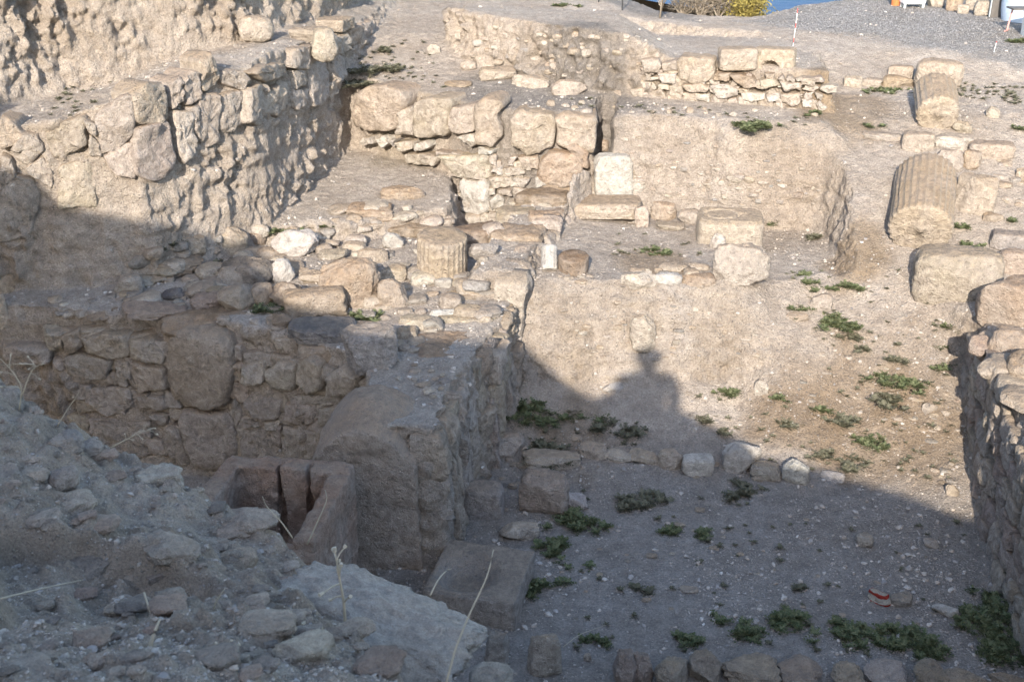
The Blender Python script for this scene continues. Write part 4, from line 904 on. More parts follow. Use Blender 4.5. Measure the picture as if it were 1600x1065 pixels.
# big boulder and stones of the foreground heap
def near_stone(box, y, label, col, k=3.2, dr=.8, name='stone', cat='stone', **kw):
    g = at_y((box[0]+box[2])/2, box[3], y); return stone_at(box, name, label, cat, col=col, k=k, dr=dr, g=g, mat=M_STONE_NEAR, n=34 if box[2]-box[0] > 200 else 20, **kw)
near_stone((418, 872, 760, 1085), 2.72, 'great grey-brown boulder on the brow of the foreground heap', (.46, .44, .41), 6.0, .8, 'boulder', 'boulder', cuts=9, rough=.11, yaw=rad(-20), tilt=(rad(4), rad(12)), seed=11)
near_stone((0, 718, 46, 800), 3.4, 'round grey boulder in the foreground heap at the left edge', 'grey', 2.6)
near_stone((88, 668, 132, 712), 3.8, 'rounded grey stone near the crest of the foreground heap', 'grey', 2.8)
near_stone((215, 715, 290, 780), 3.85, 'knobbly pale stone on the crest of the foreground heap', 'pale', 2.6, rough=.11)
near_stone((82, 722, 124, 765), 3.5, 'squat grey stone below the crest of the foreground heap', 'grey', 3)
near_stone((0, 1020, 90, 1090), 1.9, 'pale grey stone in the bottom left corner', 'grey', 3)
near_stone((350, 850, 405, 905), 3.3, 'brown stone in the middle of the foreground heap', 'tan', 3.4)
near_stone((230, 762, 272, 805), 3.7, 'dark round stone under the knobbly pale stone', 'grey', 2.6)
near_stone((318, 790, 410, 840), 3.85, 'reddish stone on the heap in front of the stone chest', 'pink', 3)
near_stone((735, 1032, 800, 1090), 2.7, 'pale speckled stone below the great grey-brown boulder', 'grey', 3)
near_stone((185, 1032, 232, 1070), 2.0, 'blurred pale pebble at the bottom of the foreground heap', 'pale', 2.6)
near_stone((0, 600, 40, 655), 4.05, 'flat grey stone on the crest at the left edge', 'grey', 3)

rng = np.random.default_rng(616)
for i in range(230):
    px, py = rng.uniform(0, 720), rng.uniform(600, 1064); h = hhit(px, py)
    if h is None: continue
    s_ = rng.uniform(8, 18)*(1 + 2.6*rng.random()**3)*(1.6 - .18*h.y)
    stone_at((px-s_*.7, py-s_*.9, px+s_*.7, py), parent=HEAP, col=[(.30, .275, .245), (.38, .34, .30), (.42, .375, .32), (.36, .29, .245), (.24, .225, .21)][rng.integers(5)], k=rng.uniform(2.2, 5), cuts=14, rough=.09, n=9, seed=int(rng.integers(1e9)), sink=.6, g=h, mat=M_STONE_NEAR)

# ------------------------------------------------------------------ litter of chips and pebbles
def pebble_field(name, V, F, nn, seed, sizes, mat, cam_only=True, dens=None, cols=None):
    rng = np.random.default_rng(seed)
    cen = V[F].mean(1); e1 = V[F[:, 1]]-V[F[:, 0]]; e2 = V[F[:, 2]]-V[F[:, 0]]; nr = np.cross(e1, e2); ar = np.linalg.norm(nr, axis=1); nr /= ar[:, None]+1e-12
    x, y, z = cen[:, 0], cen[:, 1], cen[:, 2]-CAM_Z; dep = y*cP - z*sP; px = CX+FPX*x/dep; py = CY-FPX*(y*sP+z*cP)/dep
    ok = (px > -80) & (px < 1680) & (py > -30) & (py < 1110) & (nr[:, 2] > .55)
    w = ar*ok*np.maximum(dep, 2)**-1.6
    if dens is not None: w = w*dens(cen)
    w = w/w.sum()
    octv = np.array([(1, 0, 0), (-1, 0, 0), (0, 1, 0), (0, -1, 0), (0, 0, 1), (0, 0, -1)], float)
    octf = np.array([(0, 2, 4), (2, 1, 4), (1, 3, 4), (3, 0, 4), (2, 0, 5), (1, 2, 5), (3, 1, 5), (0, 3, 5)])
    c2, f2 = cube_sphere(2); c2 = c2/np.linalg.norm(c2, axis=1)[:, None]; f2 = np.concatenate([f2[:, [0, 1, 2]], f2[:, [0, 2, 3]]])
    VV, FF, CC = [], [], []; off = 0
    for count, s0, s1, kind in sizes:
        bv, bf = (octv, octf) if kind == 0 else (c2, f2); m = len(bv)
        fi = rng.choice(len(F), count, p=w)
        a, b = rng.random((2, count, 1)); P = V[F[fi, 0]]*(1-a)*(1-b) + V[F[fi, 1]]*a*(1-b) + V[F[fi, 2]]*a*b + V[F[fi, 3]]*(1-a)*b
        s = s0*(s1/s0)**(rng.random(count)**2.2)
        B = bv[None]*rng.uniform(.65, 1.35, (count, m, 1))*s[:, None, None]*rng.uniform(.6, 1.25, (count, 1, 3)); B[:, :, 2] *= .72
        th = rng.uniform(0, 6.283, count); c, q = np.cos(th)[:, None], np.sin(th)[:, None]
        X = B.copy(); X[:, :, 0] = B[:, :, 0]*c - B[:, :, 1]*q; X[:, :, 1] = B[:, :, 0]*q + B[:, :, 1]*c
        X += P[:, None, :] + np.array([0, 0, 1])*(s*.18)[:, None, None]
        VV.append(X.reshape(-1, 3)); FF.append((bf[None] + (off + np.arange(count)*m)[:, None, None]).reshape(-1, 3)); off += count*m
        pal = np.array([(.43, .385, .335), (.40, .355, .305), (.34, .31, .28), (.36, .305, .25), (.50, .465, .42), (.26, .24, .22)]) if cols is None else np.array(cols)
        ci = pal[rng.choice(len(pal), count, p=[.27, .33, .19, .12, .03, .06] if cols is None else None)]*rng.uniform(.85, 1.12, (count, 1)); CC.append(np.repeat(ci, m, 0))
    me = mesh(name, np.concatenate(VV), np.concatenate(FF), False); tints(me, np.concatenate(CC))
    o = link(name, me, mat); tag(o, kind='stuff'); return o
M_PEB, _t, _p = node_mat('pebbles', .9)
_vc = _t.nodes.new('ShaderNodeVertexColor'); _vc.layer_name = 'tint'; _g = _t.nodes.new('ShaderNodeNewGeometry')
_t.links.new(mixc(_t, 1.0, _vc.outputs[0], ramp(_t, noise(_t, _g.outputs['Position'], 90, 4), .25, .75, (.75, .75, .75), (1.15, 1.15, 1.15)), 'MULTIPLY'), _p.inputs['Base Color'])
def dens(c):
    d = .35 + 1.5*sstep(-.15, .45, fbm(c[:, 0]*1.2, c[:, 1]*1.2, c[:, 2]*1.2, 3, 301))
    d = d + .5*sstep(.3, .05, c[:, 2])*(c[:, 0] > -1) + 1.2*((c[:, 1] > 8.5) & (c[:, 1] < 12.3) & (c[:, 0] < .3) & (c[:, 2] > 1) & (c[:, 2] < 1.8)) + .8*((c[:, 0] > 3.1) & (c[:, 1] < 10.5))
    return d*(1 - .8*sstep(13.8, 15, c[:, 1]))
pebble_field('gravel_litter', GV, GF, GN, 5, [(42000, .0035, .010, 0), (4200, .008, .026, 1)], M_PEB, dens=dens)
HN = None
pebble_field('heap_rubble', HV, HF, HN, 6, [(16000, .002, .006, 0), (700, .005, .013, 1)], M_PEB, cols=[(.34, .305, .265), (.31, .28, .245), (.36, .32, .27), (.27, .25, .23), (.33, .28, .23)])

# filler stones among the rubble belong to the ground
rng = np.random.default_rng(909)
ZONES = [([(180, 420), (300, 360), (470, 360), (560, 330), (690, 330), (820, 380), (770, 500), (620, 570), (430, 520), (200, 490)], 170, (13, 44)), ([(70, 470), (300, 455), (320, 480), (80, 500)], 22, (10, 22)),
         ([(690, 700), (900, 690), (1260, 730), (1240, 760), (900, 740), (860, 840), (700, 840)], 36, (9, 22)), ([(840, 420), (1180, 430), (1190, 450), (840, 450)], 26, (8, 20)), ([(1380, 560), (1500, 620), (1500, 790), (1380, 700)], 34, (8, 18)),
         ([(1560, 250), (1600, 270), (1600, 330), (1540, 310)], 14, (8, 18)), ([(860, 480), (1180, 480), (1150, 600), (870, 590)], 22, (6, 14)), ([(1000, 560), (1420, 540), (1400, 640), (1040, 640)], 24, (6, 15)), ([(820, 160), (1290, 180), (1290, 190), (820, 175)], 22, (6, 14)), ([(850, 780), (1450, 800), (1480, 980), (880, 980)], 36, (6, 14)),
         ([(960, 250), (1280, 270), (1280, 325), (970, 320)], 60, (6, 17)), ([(960, 200), (1280, 230), (1280, 270), (970, 250)], 20, (5, 10)), ([(700, 40), (1000, 60), (1000, 135), (750, 110)], 60, (6, 16)), ([(850, 470), (1180, 470), (1180, 560), (860, 570)], 34, (6, 15)), ([(560, 570), (690, 560), (700, 640), (620, 600)], 16, (8, 18))]
def in_poly(px, py, P):
    r = False; n = len(P)
    for i in range(n):
        (x0, y0), (x1, y1) = P[i], P[(i+1) % n]
        if (y0 > py) != (y1 > py) and px < (x1-x0)*(py-y0)/(y1-y0)+x0: r = not r
    return r
for poly, cnt, (s0, s1) in ZONES:
    xs = [q[0] for q in poly]; ys = [q[1] for q in poly]; k = 0
    while k < cnt:
        px, py = rng.uniform(min(xs), max(xs)), rng.uniform(min(ys), max(ys))
        if not in_poly(px, py, poly): continue
        k += 1; s = s0*(s1/s0)**(rng.random()**1.6); w = s*rng.uniform(.9, 1.5)
        stone_at((px-w/2, py-s*.75, px+w/2, py), parent=GROUND, col=('cream', 'tan', 'dust', 'pale', 'tan', 'grey')[rng.integers(6)], k=rng.uniform(2.4, 4), cuts=8, rough=.06, n=5 if s < 16 else 7, seed=int(rng.integers(1e9)), sink=.4)

# ------------------------------------------------------------------ weeds
def weed_mesh(rng, R, H, leaves, size):
    """low rosettes of lobed leaves"""
    V, F = [], []
    nro = max(1, int(leaves/16)); cen = [(rng.uniform(-.75, .75)*R, rng.uniform(-.55, .55)*R, rng.uniform(.18, .5)*R) for _ in range(5)]; cen[0] = (0, 0, .45*R)
    for _ in range(nro):
        q_ = cen[rng.integers(5)]; cx, cy = q_[0]+rng.normal()*q_[2]*.6, q_[1]+rng.normal()*q_[2]*.5; r = min(R, math.hypot(cx, cy)); hc = H*(1-(r/R)**2*.6)*rng.uniform(.4, 1.1)
        for _ in range(16):
            th = rng.uniform(0, 6.283); el = rng.uniform(.05, .9); L = size*rng.uniform(.7, 1.6)
            d = np.array([math.cos(th)*math.cos(el), math.sin(th)*math.cos(el), math.sin(el)*.8]); sd = np.array([-math.sin(th), math.cos(th), rng.uniform(-.3, .3)])
            b0 = np.array([cx, cy, hc*rng.uniform(.1, .8)])
            nl = 3
            for q in range(nl):   # paired lobes along the rib, then the tip
                t = (q+.6)/(nl+.3); c = b0 + d*L*t - np.array([0, 0, .25*L*t*t]); w = L*.30*(1-.5*t)
                for sg in (-1, 1):
                    tip = c + sd*sg*w*1.3 + d*L*.18; i = len(V)
                    V += [c - d*L*.10, tip, c + d*L*.14 + np.array([0, 0, .004])]; F.append((i, i+1, i+2))
            c = b0 + d*L*.8 - np.array([0, 0, .25*L*.64]); i = len(V); V += [c - sd*L*.12, c + d*L*.35, c + sd*L*.12]; F.append((i, i+1, i+2))
    return mesh('weed', np.array(V), np.array(F), False)
def weed(px, py, w, h, label=None, dull=False, seed=None, parent=None, name='weed', dense=1.0):
    rng = np.random.default_rng(int(px*31+py*17) if seed is None else seed)
    g, _ = hit(px, py); dep = proj(g)[2]; R = w*.58*dep/FPX; H = max(.03, h*.4*dep/FPX)
    R *= 1.22 if w >= 56 else 1.0; H *= .75; lv = int(np.clip(430*(R/.25)**1.4*dense, 48, 2600))
    o = link(name, weed_mesh(rng, R, H, lv, .035 + .02*min(1, R/.3)), M_WEED2 if dull else M_WEED, None, (g.x, g.y, g.z-.005))
    return o
WEEDS = [(815, 640, 70, 50, 'large dark leafy weed against the foot of the central wall', 0), (885, 655, 75, 40, 'spreading weed right of the large dark leafy one', 0), (962, 672, 60, 45, 'ragged grey-green weed at the left of the pit', 1), (850, 700, 120, 24, 'dark weed strip behind the stones of the pit row', 1),
 (905, 820, 70, 60, 'dark weed clump beside the cracked cream stone', 0), (860, 865, 66, 60, 'dark weed clump right of the hollowed slab', 0), (850, 918, 56, 46, 'lowest dark weed clump beside the hollowed slab', 0), (1000, 780, 66, 34, 'low weed on the pit floor right of the heart-shaped stone', 1), (1045, 832, 40, 26, 'small weed alone on the pit floor', 0), (1100, 836, 36, 18, 'second small weed alone on the pit floor', 0),
 (1150, 985, 60, 54, 'bushy dark weed behind the bottom stone row', 0), (1235, 972, 72, 56, 'broad dark weed behind the bottom stone row', 0), (1322, 1000, 72, 48, 'grey-green weed behind the bottom stone row', 0), (1400, 1000, 70, 48, 'weed left of the big dark patch at lower right', 0), (1450, 1010, 80, 50, 'weed at the right end of the bottom stone row', 0),
 (1545, 965, 130, 90, 'biggest dark weed patch at the foot of the right wall', 0), (1565, 1020, 90, 60, 'weed patch in the lower right corner', 0), (1075, 1004, 50, 34, 'weed behind the left stones of the bottom row', 0), (930, 1004, 44, 34, 'weed near the broken yellowish stone', 0), (1000, 920, 30, 30, 'tiny weed in the middle of the shaded floor', 1), (1254, 916, 30, 20, 'tiny weed near the red-daubed stone', 1), (1170, 770, 56, 30, 'dull weed below the largest white boulder', 1),
 (1305, 506, 76, 44, 'biggest sunlit green weed patch on the slope', 0), (1340, 528, 40, 24, 'weed at the right end of the big sunlit patch', 1), (1325, 448, 44, 22, 'small sunlit weed above the slope', 0), (1245, 482, 34, 14, 'thin weed left of the pale block', 0), (1250, 430, 30, 12, 'thin weed at the corner of the ledge', 0), (1270, 440, 34, 12, 'thin weed on the upper slope', 0), (1290, 452, 40, 12, 'flat weed on the upper slope', 0),
 (1410, 596, 66, 40, 'broad sunlit weed near the brown bank', 0), (1400, 622, 60, 24, 'dull weed below the broad sunlit one', 1), (1470, 575, 44, 24, 'weed at the tip of the wall shadow', 0), (1484, 515, 36, 36, 'bright weed at the far end of the right wall', 0), (1470, 545, 30, 16, 'small bright weed beside the wall shadow', 0), (1145, 612, 50, 24, 'small green weed on the lit slope near the head shadow', 0), (1215, 622, 26, 24, 'weed beside the upright pale stone', 0),
 (1280, 642, 40, 24, 'small weed on the lower lit slope', 0), (1230, 664, 40, 24, 'weed on the lower slope left of centre', 1), (1365, 690, 60, 40, 'green weed on the brownish lower slope', 0), (1320, 655, 66, 26, 'dull weed on the brownish lower slope', 1), (1290, 710, 54, 20, 'low weed just above the pit row', 1), (1340, 720, 60, 24, 'dull weed near the shadow edge', 1), (1100, 655, 40, 18, 'dull weed at the head shadow', 1), (1130, 672, 34, 14, 'dull weed in the shadow below the lit slope', 1), (1395, 560, 40, 16, 'dull weed in the middle of the right slope', 1), (1350, 545, 30, 14, 'tiny weed in the middle of the right slope', 1),
 (1200, 195, 80, 24, 'sunlit weed patch at the foot of the far rubble wall', 0), (1274, 178, 34, 22, 'bright weed tuft right of the far rubble wall', 0), (1208, 352, 30, 28, 'green tuft right of the ringed stone', 0), (1032, 395, 50, 16, 'flat weed in the middle of the ledge', 0), (1082, 330, 22, 10, 'tiny weed at the back of the ledge', 0), (1280, 375, 34, 30, 'weed in the side trench', 1), (1410, 298, 36, 30, 'weed left of the lying fluted drum', 0), (1500, 355, 34, 28, 'tall green weed right of the lying fluted drum', 0), (1510, 382, 44, 14, 'low green weed above the huge tan block', 0), (1590, 370, 34, 30, 'weed at the far right edge', 0), (1588, 202, 28, 22, 'weed at the right edge of the terrace', 0), (1582, 344, 20, 12, 'small round weed near the right edge', 0), (1395, 142, 60, 8, 'thin green weed strip by the far stones', 0), (1365, 196, 28, 6, 'tiny weed strip on the right terrace', 0),
 (500, 355, 50, 16, 'green weed behind the large white boulder', 0), (440, 360, 40, 14, 'low weed left of the large white boulder', 0), (572, 496, 56, 20, 'bright weed between the grey boulder and leaning slab', 0), (420, 486, 50, 34, 'weed in the shadow left of the blocky ochre boulder', 0), (268, 384, 56, 12, 'dark weed on the low shaded slab', 1), (335, 410, 40, 12, 'weed at the shadow edge in the rubble', 1), (630, 470, 14, 10, 'single rosette right of the leaning slab', 1), (545, 328, 34, 12, 'weed on the edge of the sandy terrace', 0),
 (590, 110, 70, 34, 'dark weed on the slope behind the cross wall', 1), (600, 80, 44, 20, 'dull weed higher on the slope behind the cross wall', 1), (570, 130, 60, 12, 'flat weed at the far end of the tall dusty wall', 1), (884, 10, 40, 5, 'green grass strip at the far brow', 0), (640, 142, 24, 6, 'tiny dull weed behind the cross wall', 1)]
for px, py, w, h, lb, dl in WEEDS:
    o = weed(px, py, w, h, lb, bool(dl)); tag(o, lb, 'weed', kind='thing')
rng = np.random.default_rng(4242); VV, FF = [], []; off = 0
SPOTS = [([(1050, 590), (1480, 560), (1490, 760), (1200, 730)], 90), ([(900, 760), (1580, 820), (1590, 1030), (900, 1030)], 70), ([(1220, 400), (1480, 420), (1480, 560), (1250, 540)], 50), ([(560, 70), (660, 60), (700, 140), (560, 140)], 50), ([(1480, 130), (1600, 135), (1600, 165), (1490, 150)], 60), ([(880, 150), (1290, 185), (1290, 200), (900, 170)], 30), ([(800, 640), (1000, 660), (1000, 720), (800, 720)], 30), ([(930, 360), (1090, 370), (1100, 400), (930, 400)], 16), ([(120, 120), (200, 130), (110, 190), (60, 185)], 26)]
for poly, cnt in SPOTS:
    xs = [q[0] for q in poly]; ys = [q[1] for q in poly]; k = 0
    while k < cnt:
        px, py = rng.uniform(min(xs), max(xs)), rng.uniform(min(ys), max(ys))
        if not in_poly(px, py, poly): continue
        k += 1; g, nn = hit(px, py)
        if nn.z < .5: continue
        me = weed_mesh(rng, .05, .02, 16, .03); n = len(me.vertices); V = np.empty(n*3, np.float32); me.vertices.foreach_get('co', V); V = V.reshape(-1, 3)*rng.uniform(.6, 1.3)
        VV.append(V + np.array(g)); FF.append(np.arange(n).reshape(-1, 3)+off); off += n; bpy.data.meshes.remove(me)
o = link('weed_seedlings', mesh('weed_seedlings', np.concatenate(VV), np.concatenate(FF), False), M_WEED2); tag(o, kind='stuff')

# ------------------------------------------------------------------ the far edge: lake, brow shrubs, gravel yard and what stands on it
def outer_ground():
    xs = np.arange(-60, 90.1, 1.5); ys = np.arange(-61, 75, 1.5); gx, gy = np.meshgrid(xs, ys); ny, nx = gx.shape
    z = np.interp(gx, [-60, -7, -6, 8.5, 90], [5.2, 5.1, 4.5, 2.9, 3.2]) - np.clip(gy-19.5, 0, 40)*.45 + .2*fbm(gx*.3, gy*.3, 0., 3, 401)
    z = np.where(gy < 5.6, np.where(gx > 4.5, 1.22, np.where(gx < -8, 4.0, -.7)), z)
    z = np.where(gy < -6.5, 3.2, z)
    V = np.stack([gx.ravel(), gy.ravel(), z.ravel()], 1); idx = np.arange(nx*ny).reshape(ny, nx)
    F = np.stack([idx[:-1, :-1], idx[:-1, 1:], idx[1:, 1:], idx[1:, :-1]], -1).reshape(-1, 4); c = V[F].mean(1)
    F = F[~((c[:, 0] > -7.4) & (c[:, 0] < 9.6) & (c[:, 1] > 5.0) & (c[:, 1] < 21))]
    me = mesh('hillside', V, F); tints(me, np.ones((len(V), 3))*np.array([.40, .355, .30]))
    tag(link('hillside', me, M_EARTH), kind='structure')
outer_ground()
M_WATER, _t, _p = node_mat('lake_water', .45)
_p.inputs['Base Color'].default_value = (.020, .060, .135, 1); _p.inputs['Specular IOR Level'].default_value = .06
_g = _t.nodes.new('ShaderNodeNewGeometry'); _b = N(_t, 'ShaderNodeBump', Strength=.6, Distance=.3); _t.links.new(noise(_t, _g.outputs['Position'], .9, 5), _b.inputs['Height']); _t.links.new(_b.outputs[0], _p.inputs['Normal'])
me = mesh('lake', [(-900, 34, -6), (1200, 34, -6), (1200, 2600, -6), (-900, 2600, -6)], [(0, 1, 2, 3)]); tag(link('lake', me, M_WATER), kind='structure')

def gravel_dens(c):
    g = sd_poly(c[:, 0], c[:, 1], YARD)
    return (g < 0)*1.0
pebble_field('yard_gravel', GV, GF, GN, 15, [(30000, .004, .010, 0)], M_PEB, dens=gravel_dens, cols=[(.27, .265, .26), (.21, .21, .21), (.33, .32, .31), (.25, .24, .235)])

def tube(P, r0, r1, seg=5):
    P = [Vector(p) for p in P]; V, F = [], []
    for i, p in enumerate(P):
        d = (P[min(i+1, len(P)-1)] - P[max(i-1, 0)]).normalized(); a = d.orthogonal().normalized(); b = d.cross(a); r = r0 + (r1-r0)*i/max(1, len(P)-1)
        for j in range(seg): t = 2*math.pi*j/seg; V.append(p + (a*math.cos(t) + b*math.sin(t))*r)
    for i in range(len(P)-1):
        for j in range(seg): F.append((i*seg+j, i*seg+(j+1) % seg, (i+1)*seg+(j+1) % seg, (i+1)*seg+j))
    F.append(tuple(range(seg))[::-1]); F.append(tuple(range((len(P)-1)*seg, len(P)*seg)))
    return V, F
class MB:
    def __init__(s): s.V, s.F = [], []
    def add(s, V, F): o = len(s.V); s.V += [tuple(v) for v in V]; s.F += [tuple(i+o for i in f) for f in F]; return s
    def box(s, c, d, rz=0.0):
        R_ = Matrix.Rotation(rz, 3, 'Z'); c = Vector(c)
        V = [c + R_ @ Vector((x*d[0]/2, y*d[1]/2, z*d[2]/2)) for x in (-1, 1) for y in (-1, 1) for z in (-1, 1)]
        return s.add(V, [(0, 1, 3, 2), (4, 6, 7, 5), (0, 4, 5, 1), (2, 3, 7, 6), (0, 2, 6, 4), (1, 5, 7, 3)])
    def build(s, name, mat, parent=None, bevel=0.0, smooth=False):
        me = mesh(name, s.V, s.F, smooth); 
        if bevel:
            bm = bmesh.new(); bm.from_mesh(me); bmesh.ops.bevel(bm, geom=bm.edges[:], offset=bevel, segments=2, affect='EDGES'); bm.to_mesh(me); bm.free()
        return link(name, me, mat, parent, (0, 0, 0))
def shrub(px, py, Y, R, H, label, seed, leafy=0, name='shrub'):
    g = Vector(at_y(px, py, Y)); rng = np.random.default_rng(seed); root = empty(name, g); tag(root, label, 'shrub', 'shrubs along the brow above the lake')
    st, tw, lf = MB(), MB(), MB()
    for i in range(9):
        th = rng.uniform(0, 6.283); el = rng.uniform(.5, 1.4); L = H*rng.uniform(.6, 1.0)
        d = Vector((math.cos(th)*math.cos(el)*R/H*1.3, math.sin(th)*math.cos(el)*R/H*1.3, math.sin(el)))
        pts = [g + d*L*t + Vector(rng.normal(size=3))*.03*t for t in (0, .35, .7, 1)]; st.add(*tube(pts, .016, .006, 4))
        for j in range(42):
            t = rng.uniform(.25, 1); p = g + d*L*t; q = p + Vector(rng.normal(size=3))*R*.32 + Vector((0, 0, .05)); w = Vector(rng.normal(size=3)).normalized()*.006
            i0 = len(tw.V); tw.V += [tuple(p-w), tuple(p+w), tuple(q)]; tw.F.append((i0, i0+1, i0+2))
            for _ in range(3):
                r = p.lerp(q, rng.random()) + Vector(rng.normal(size=3))*.03; u = Vector(rng.normal(size=3))*.012; w2 = Vector(rng.normal(size=3))*.012
                if leafy or rng.random() < .3: i0 = len(lf.V); lf.V += [tuple(r), tuple(r+u), tuple(r+w2)]; lf.F.append((i0, i0+1, i0+2))
            if leafy:
                for _ in range(8):
                    r = q + Vector(rng.normal(size=3))*.07; u = Vector(rng.normal(size=3))*.022; w2 = Vector(rng.normal(size=3))*.022; i0 = len(lf.V); lf.V += [tuple(r), tuple(r+u), tuple(r+w2)]; lf.F.append((i0, i0+1, i0+2))
    st.build('stem', M_TWIG, root); tw.build('twigs', M_TWIG, root); lf.build('foliage', M_SHRUB if leafy else M_TWIG, root)
    for c in root.children: c['kind'] = 'stuff' if c.name.startswith(('twigs', 'foliage')) else 'thing'
for a in ((1065, 24, 17.9, .38, .55, 'grey twiggy shrub nearest the small bare tree', 1, 0), (1092, 28, 17.8, .40, .6, 'pale bare shrub second along the brow', 2, 0), (1122, 31, 17.7, .42, .62, 'dense grey shrub in the middle of the brow', 3, 0), (1146, 30, 17.9, .36, .55, 'grey-yellow shrub left of the yellow one', 4, 0), (1168, 28, 17.6, .26, .36, 'yellow leafy shrub beside the blue water', 5, 1), (1150, 20, 18.4, .3, .5, 'yellowish shrub behind the others on the brow', 6, 1), (1080, 10, 18.6, .4, .7, 'bare shrub at the top edge behind the small tree', 7, 0), (1112, 12, 18.6, .4, .7, 'bare shrub at the top edge, centre of the brow', 8, 0)):
    shrub(*a)
# small bare tree
g = Vector(at_y(1031, 30, 17.0)); g.z = drop(g.x, g.y); t_ = empty('bare_tree', g); tag(t_, 'small bare forked tree standing alone on the far path', 'tree')
mb = MB(); mb.add(*tube([g, g+Vector((.01, 0, .16)), g+Vector((.03, 0, .30))], .016, .010, 7)); mb.build('trunk', M_TWIG, t_, smooth=True)
mb = MB(); rng = np.random.default_rng(7)
for i in range(30):
    p = g+Vector((.02, 0, .10+rng.random()*.2)); d = Vector((rng.normal()*.6, rng.normal()*.5, .5+rng.random())).normalized(); L = rng.uniform(.25, .6); q = p+d*L*.5; mb.add(*tube([p, q, q+(d+Vector(rng.normal(size=3))*.4)*L*.5], .008, .002, 4))
mb.build('branches', M_TWIG, t_)
M_STEEL = plain('dark_steel', (.05, .05, .05), .5, .3); M_RED = plain('red_paint', (.42, .05, .04), .5); M_WHITE = plain('white_paint', (.72, .72, .70), .5); M_GREY = plain('grey_enamel', (.42, .45, .45), .45)
M_BLUE = plain('pale_blue_shell', (.42, .50, .60), .35); M_ORANGE = plain('orange_plastic', (.50, .16, .06), .5); M_PINK = plain('faded_red_steel', (.50, .27, .24), .6); M_BEIGE = plain('cut_limestone', (.50, .43, .31), .9); M_DARKW = plain('dark_board', (.12, .11, .10), .8)
for px, py, lb in ((935, 10, 'left one of the two thin steel fence posts at the far path'), (972, 17, 'right one of the two thin steel fence posts at the far path')):
    g = Vector(at_z(px, py, 3.05)); g.z = drop(g.x, g.y); r_ = empty('fence_post', g); tag(r_, lb, 'fence post', 'steel fence posts by the far path')
    mb = MB(); mb.add(*tube([g-Vector((0, 0, .1)), g+Vector((0, 0, .62))], .010, .010, 6)); mb.build('post', M_STEEL, r_); mb = MB(); mb.box(g+Vector((0, 0, .63)), (.03, .03, .02)); mb.build('cap', M_STEEL, r_)
# ranging rod, banded red and white
g, _ = hit(1239, 72); r_ = empty('ranging_rod', g); tag(r_, 'thin red and white ranging rod upright above the notched block', 'ranging rod')
for i in range(8):
    z0, z1 = .0 + i*.062, .062 + i*.062; mb = MB(); mb.add(*tube([g+Vector((z0*.03, 0, z0-.02)), g+Vector((z1*.03, 0, z1-.02))], .0042, .0042, 8)); mb.build('band', M_RED if i % 3 == 1 else M_WHITE, r_)
g, _ = hit(1553, 82); r_ = empty('survey_pin', g); tag(r_, 'thin white survey pin standing at the gravel edge', 'survey pin'); mb = MB(); mb.add(*tube([g, g+Vector((.01, 0, .13))], .004, .003, 6)); mb.build('shaft', M_WHITE, r_)
mb = MB(); mb.box(g+Vector((.01, 0, .13)), (.012, .012, .012)); mb.build('head', M_RED, r_)
def on_yard(px, py):
    g = Vector(at_z(px, py, 3.0)); 
    for _ in range(3): g = Vector(at_z(px, py, drop(g.x, g.y)))
    return g
# white cabinet on legs
g = on_yard(1428, 13); r_ = empty('cabinet', g); tag(r_, 'white metal cabinet on short legs at the far side of the yard', 'cabinet')
mb = MB(); mb.box(g+Vector((0, .1, .24)), (.34, .22, .36)); mb.build('body', M_WHITE, r_, .012); mb = MB(); mb.box(g+Vector((0, -.013, .26)), (.16, .012, .30)); mb.build('door', M_GREY, r_, .004)
for dx in (-.14, .14):
    for dy in (.02, .18): mb = MB(); mb.box(g+Vector((dx, dy, .03)), (.035, .035, .07)); mb.build('leg', M_GREY, r_)
g = on_yard(1399, 9); r_ = empty('barrel', g); tag(r_, 'orange plastic barrel left of the white cabinet', 'barrel')
mb = MB(); mb.add(*tube([g, g+Vector((0, 0, .06)), g+Vector((0, 0, .34))], .065, .07, 18)); mb.build('body', M_ORANGE, r_, smooth=False); mb = MB(); mb.add(*tube([g+Vector((0, 0, .16)), g+Vector((0, 0, .18))], .074, .074, 18)); mb.build('hoop', M_ORANGE, r_); mb = MB(); mb.add(*tube([g+Vector((0, 0, .34)), g+Vector((0, 0, .36))], .072, .068, 18)); mb.build('lid', M_ORANGE, r_)
for bx, lb, c in (((1449, -14, 1474, 11), 'rough pale block right of the white cabinet', 'cream'), ((1479, -14, 1501, 18), 'upright yellowish block second from the white cabinet', 'ochre'), ((1496, 8, 1512, 22), 'small squared block before the yellowish ones', 'cream'), ((1508, -12, 1530, 16), 'tall yellowish block left of the largest yard block', 'cream'), ((1522, 2, 1550, 25), 'largest squared block in the far yard row', 'cream')):
    g = on_yard((bx[0]+bx[2])/2, bx[3]); stone_at(bx, 'stone_block', lb, 'stone block', 'cut blocks stored on the yard', col=c, k=8, cuts=2, dr=.6, g=g, rough=.02, sink=.05)
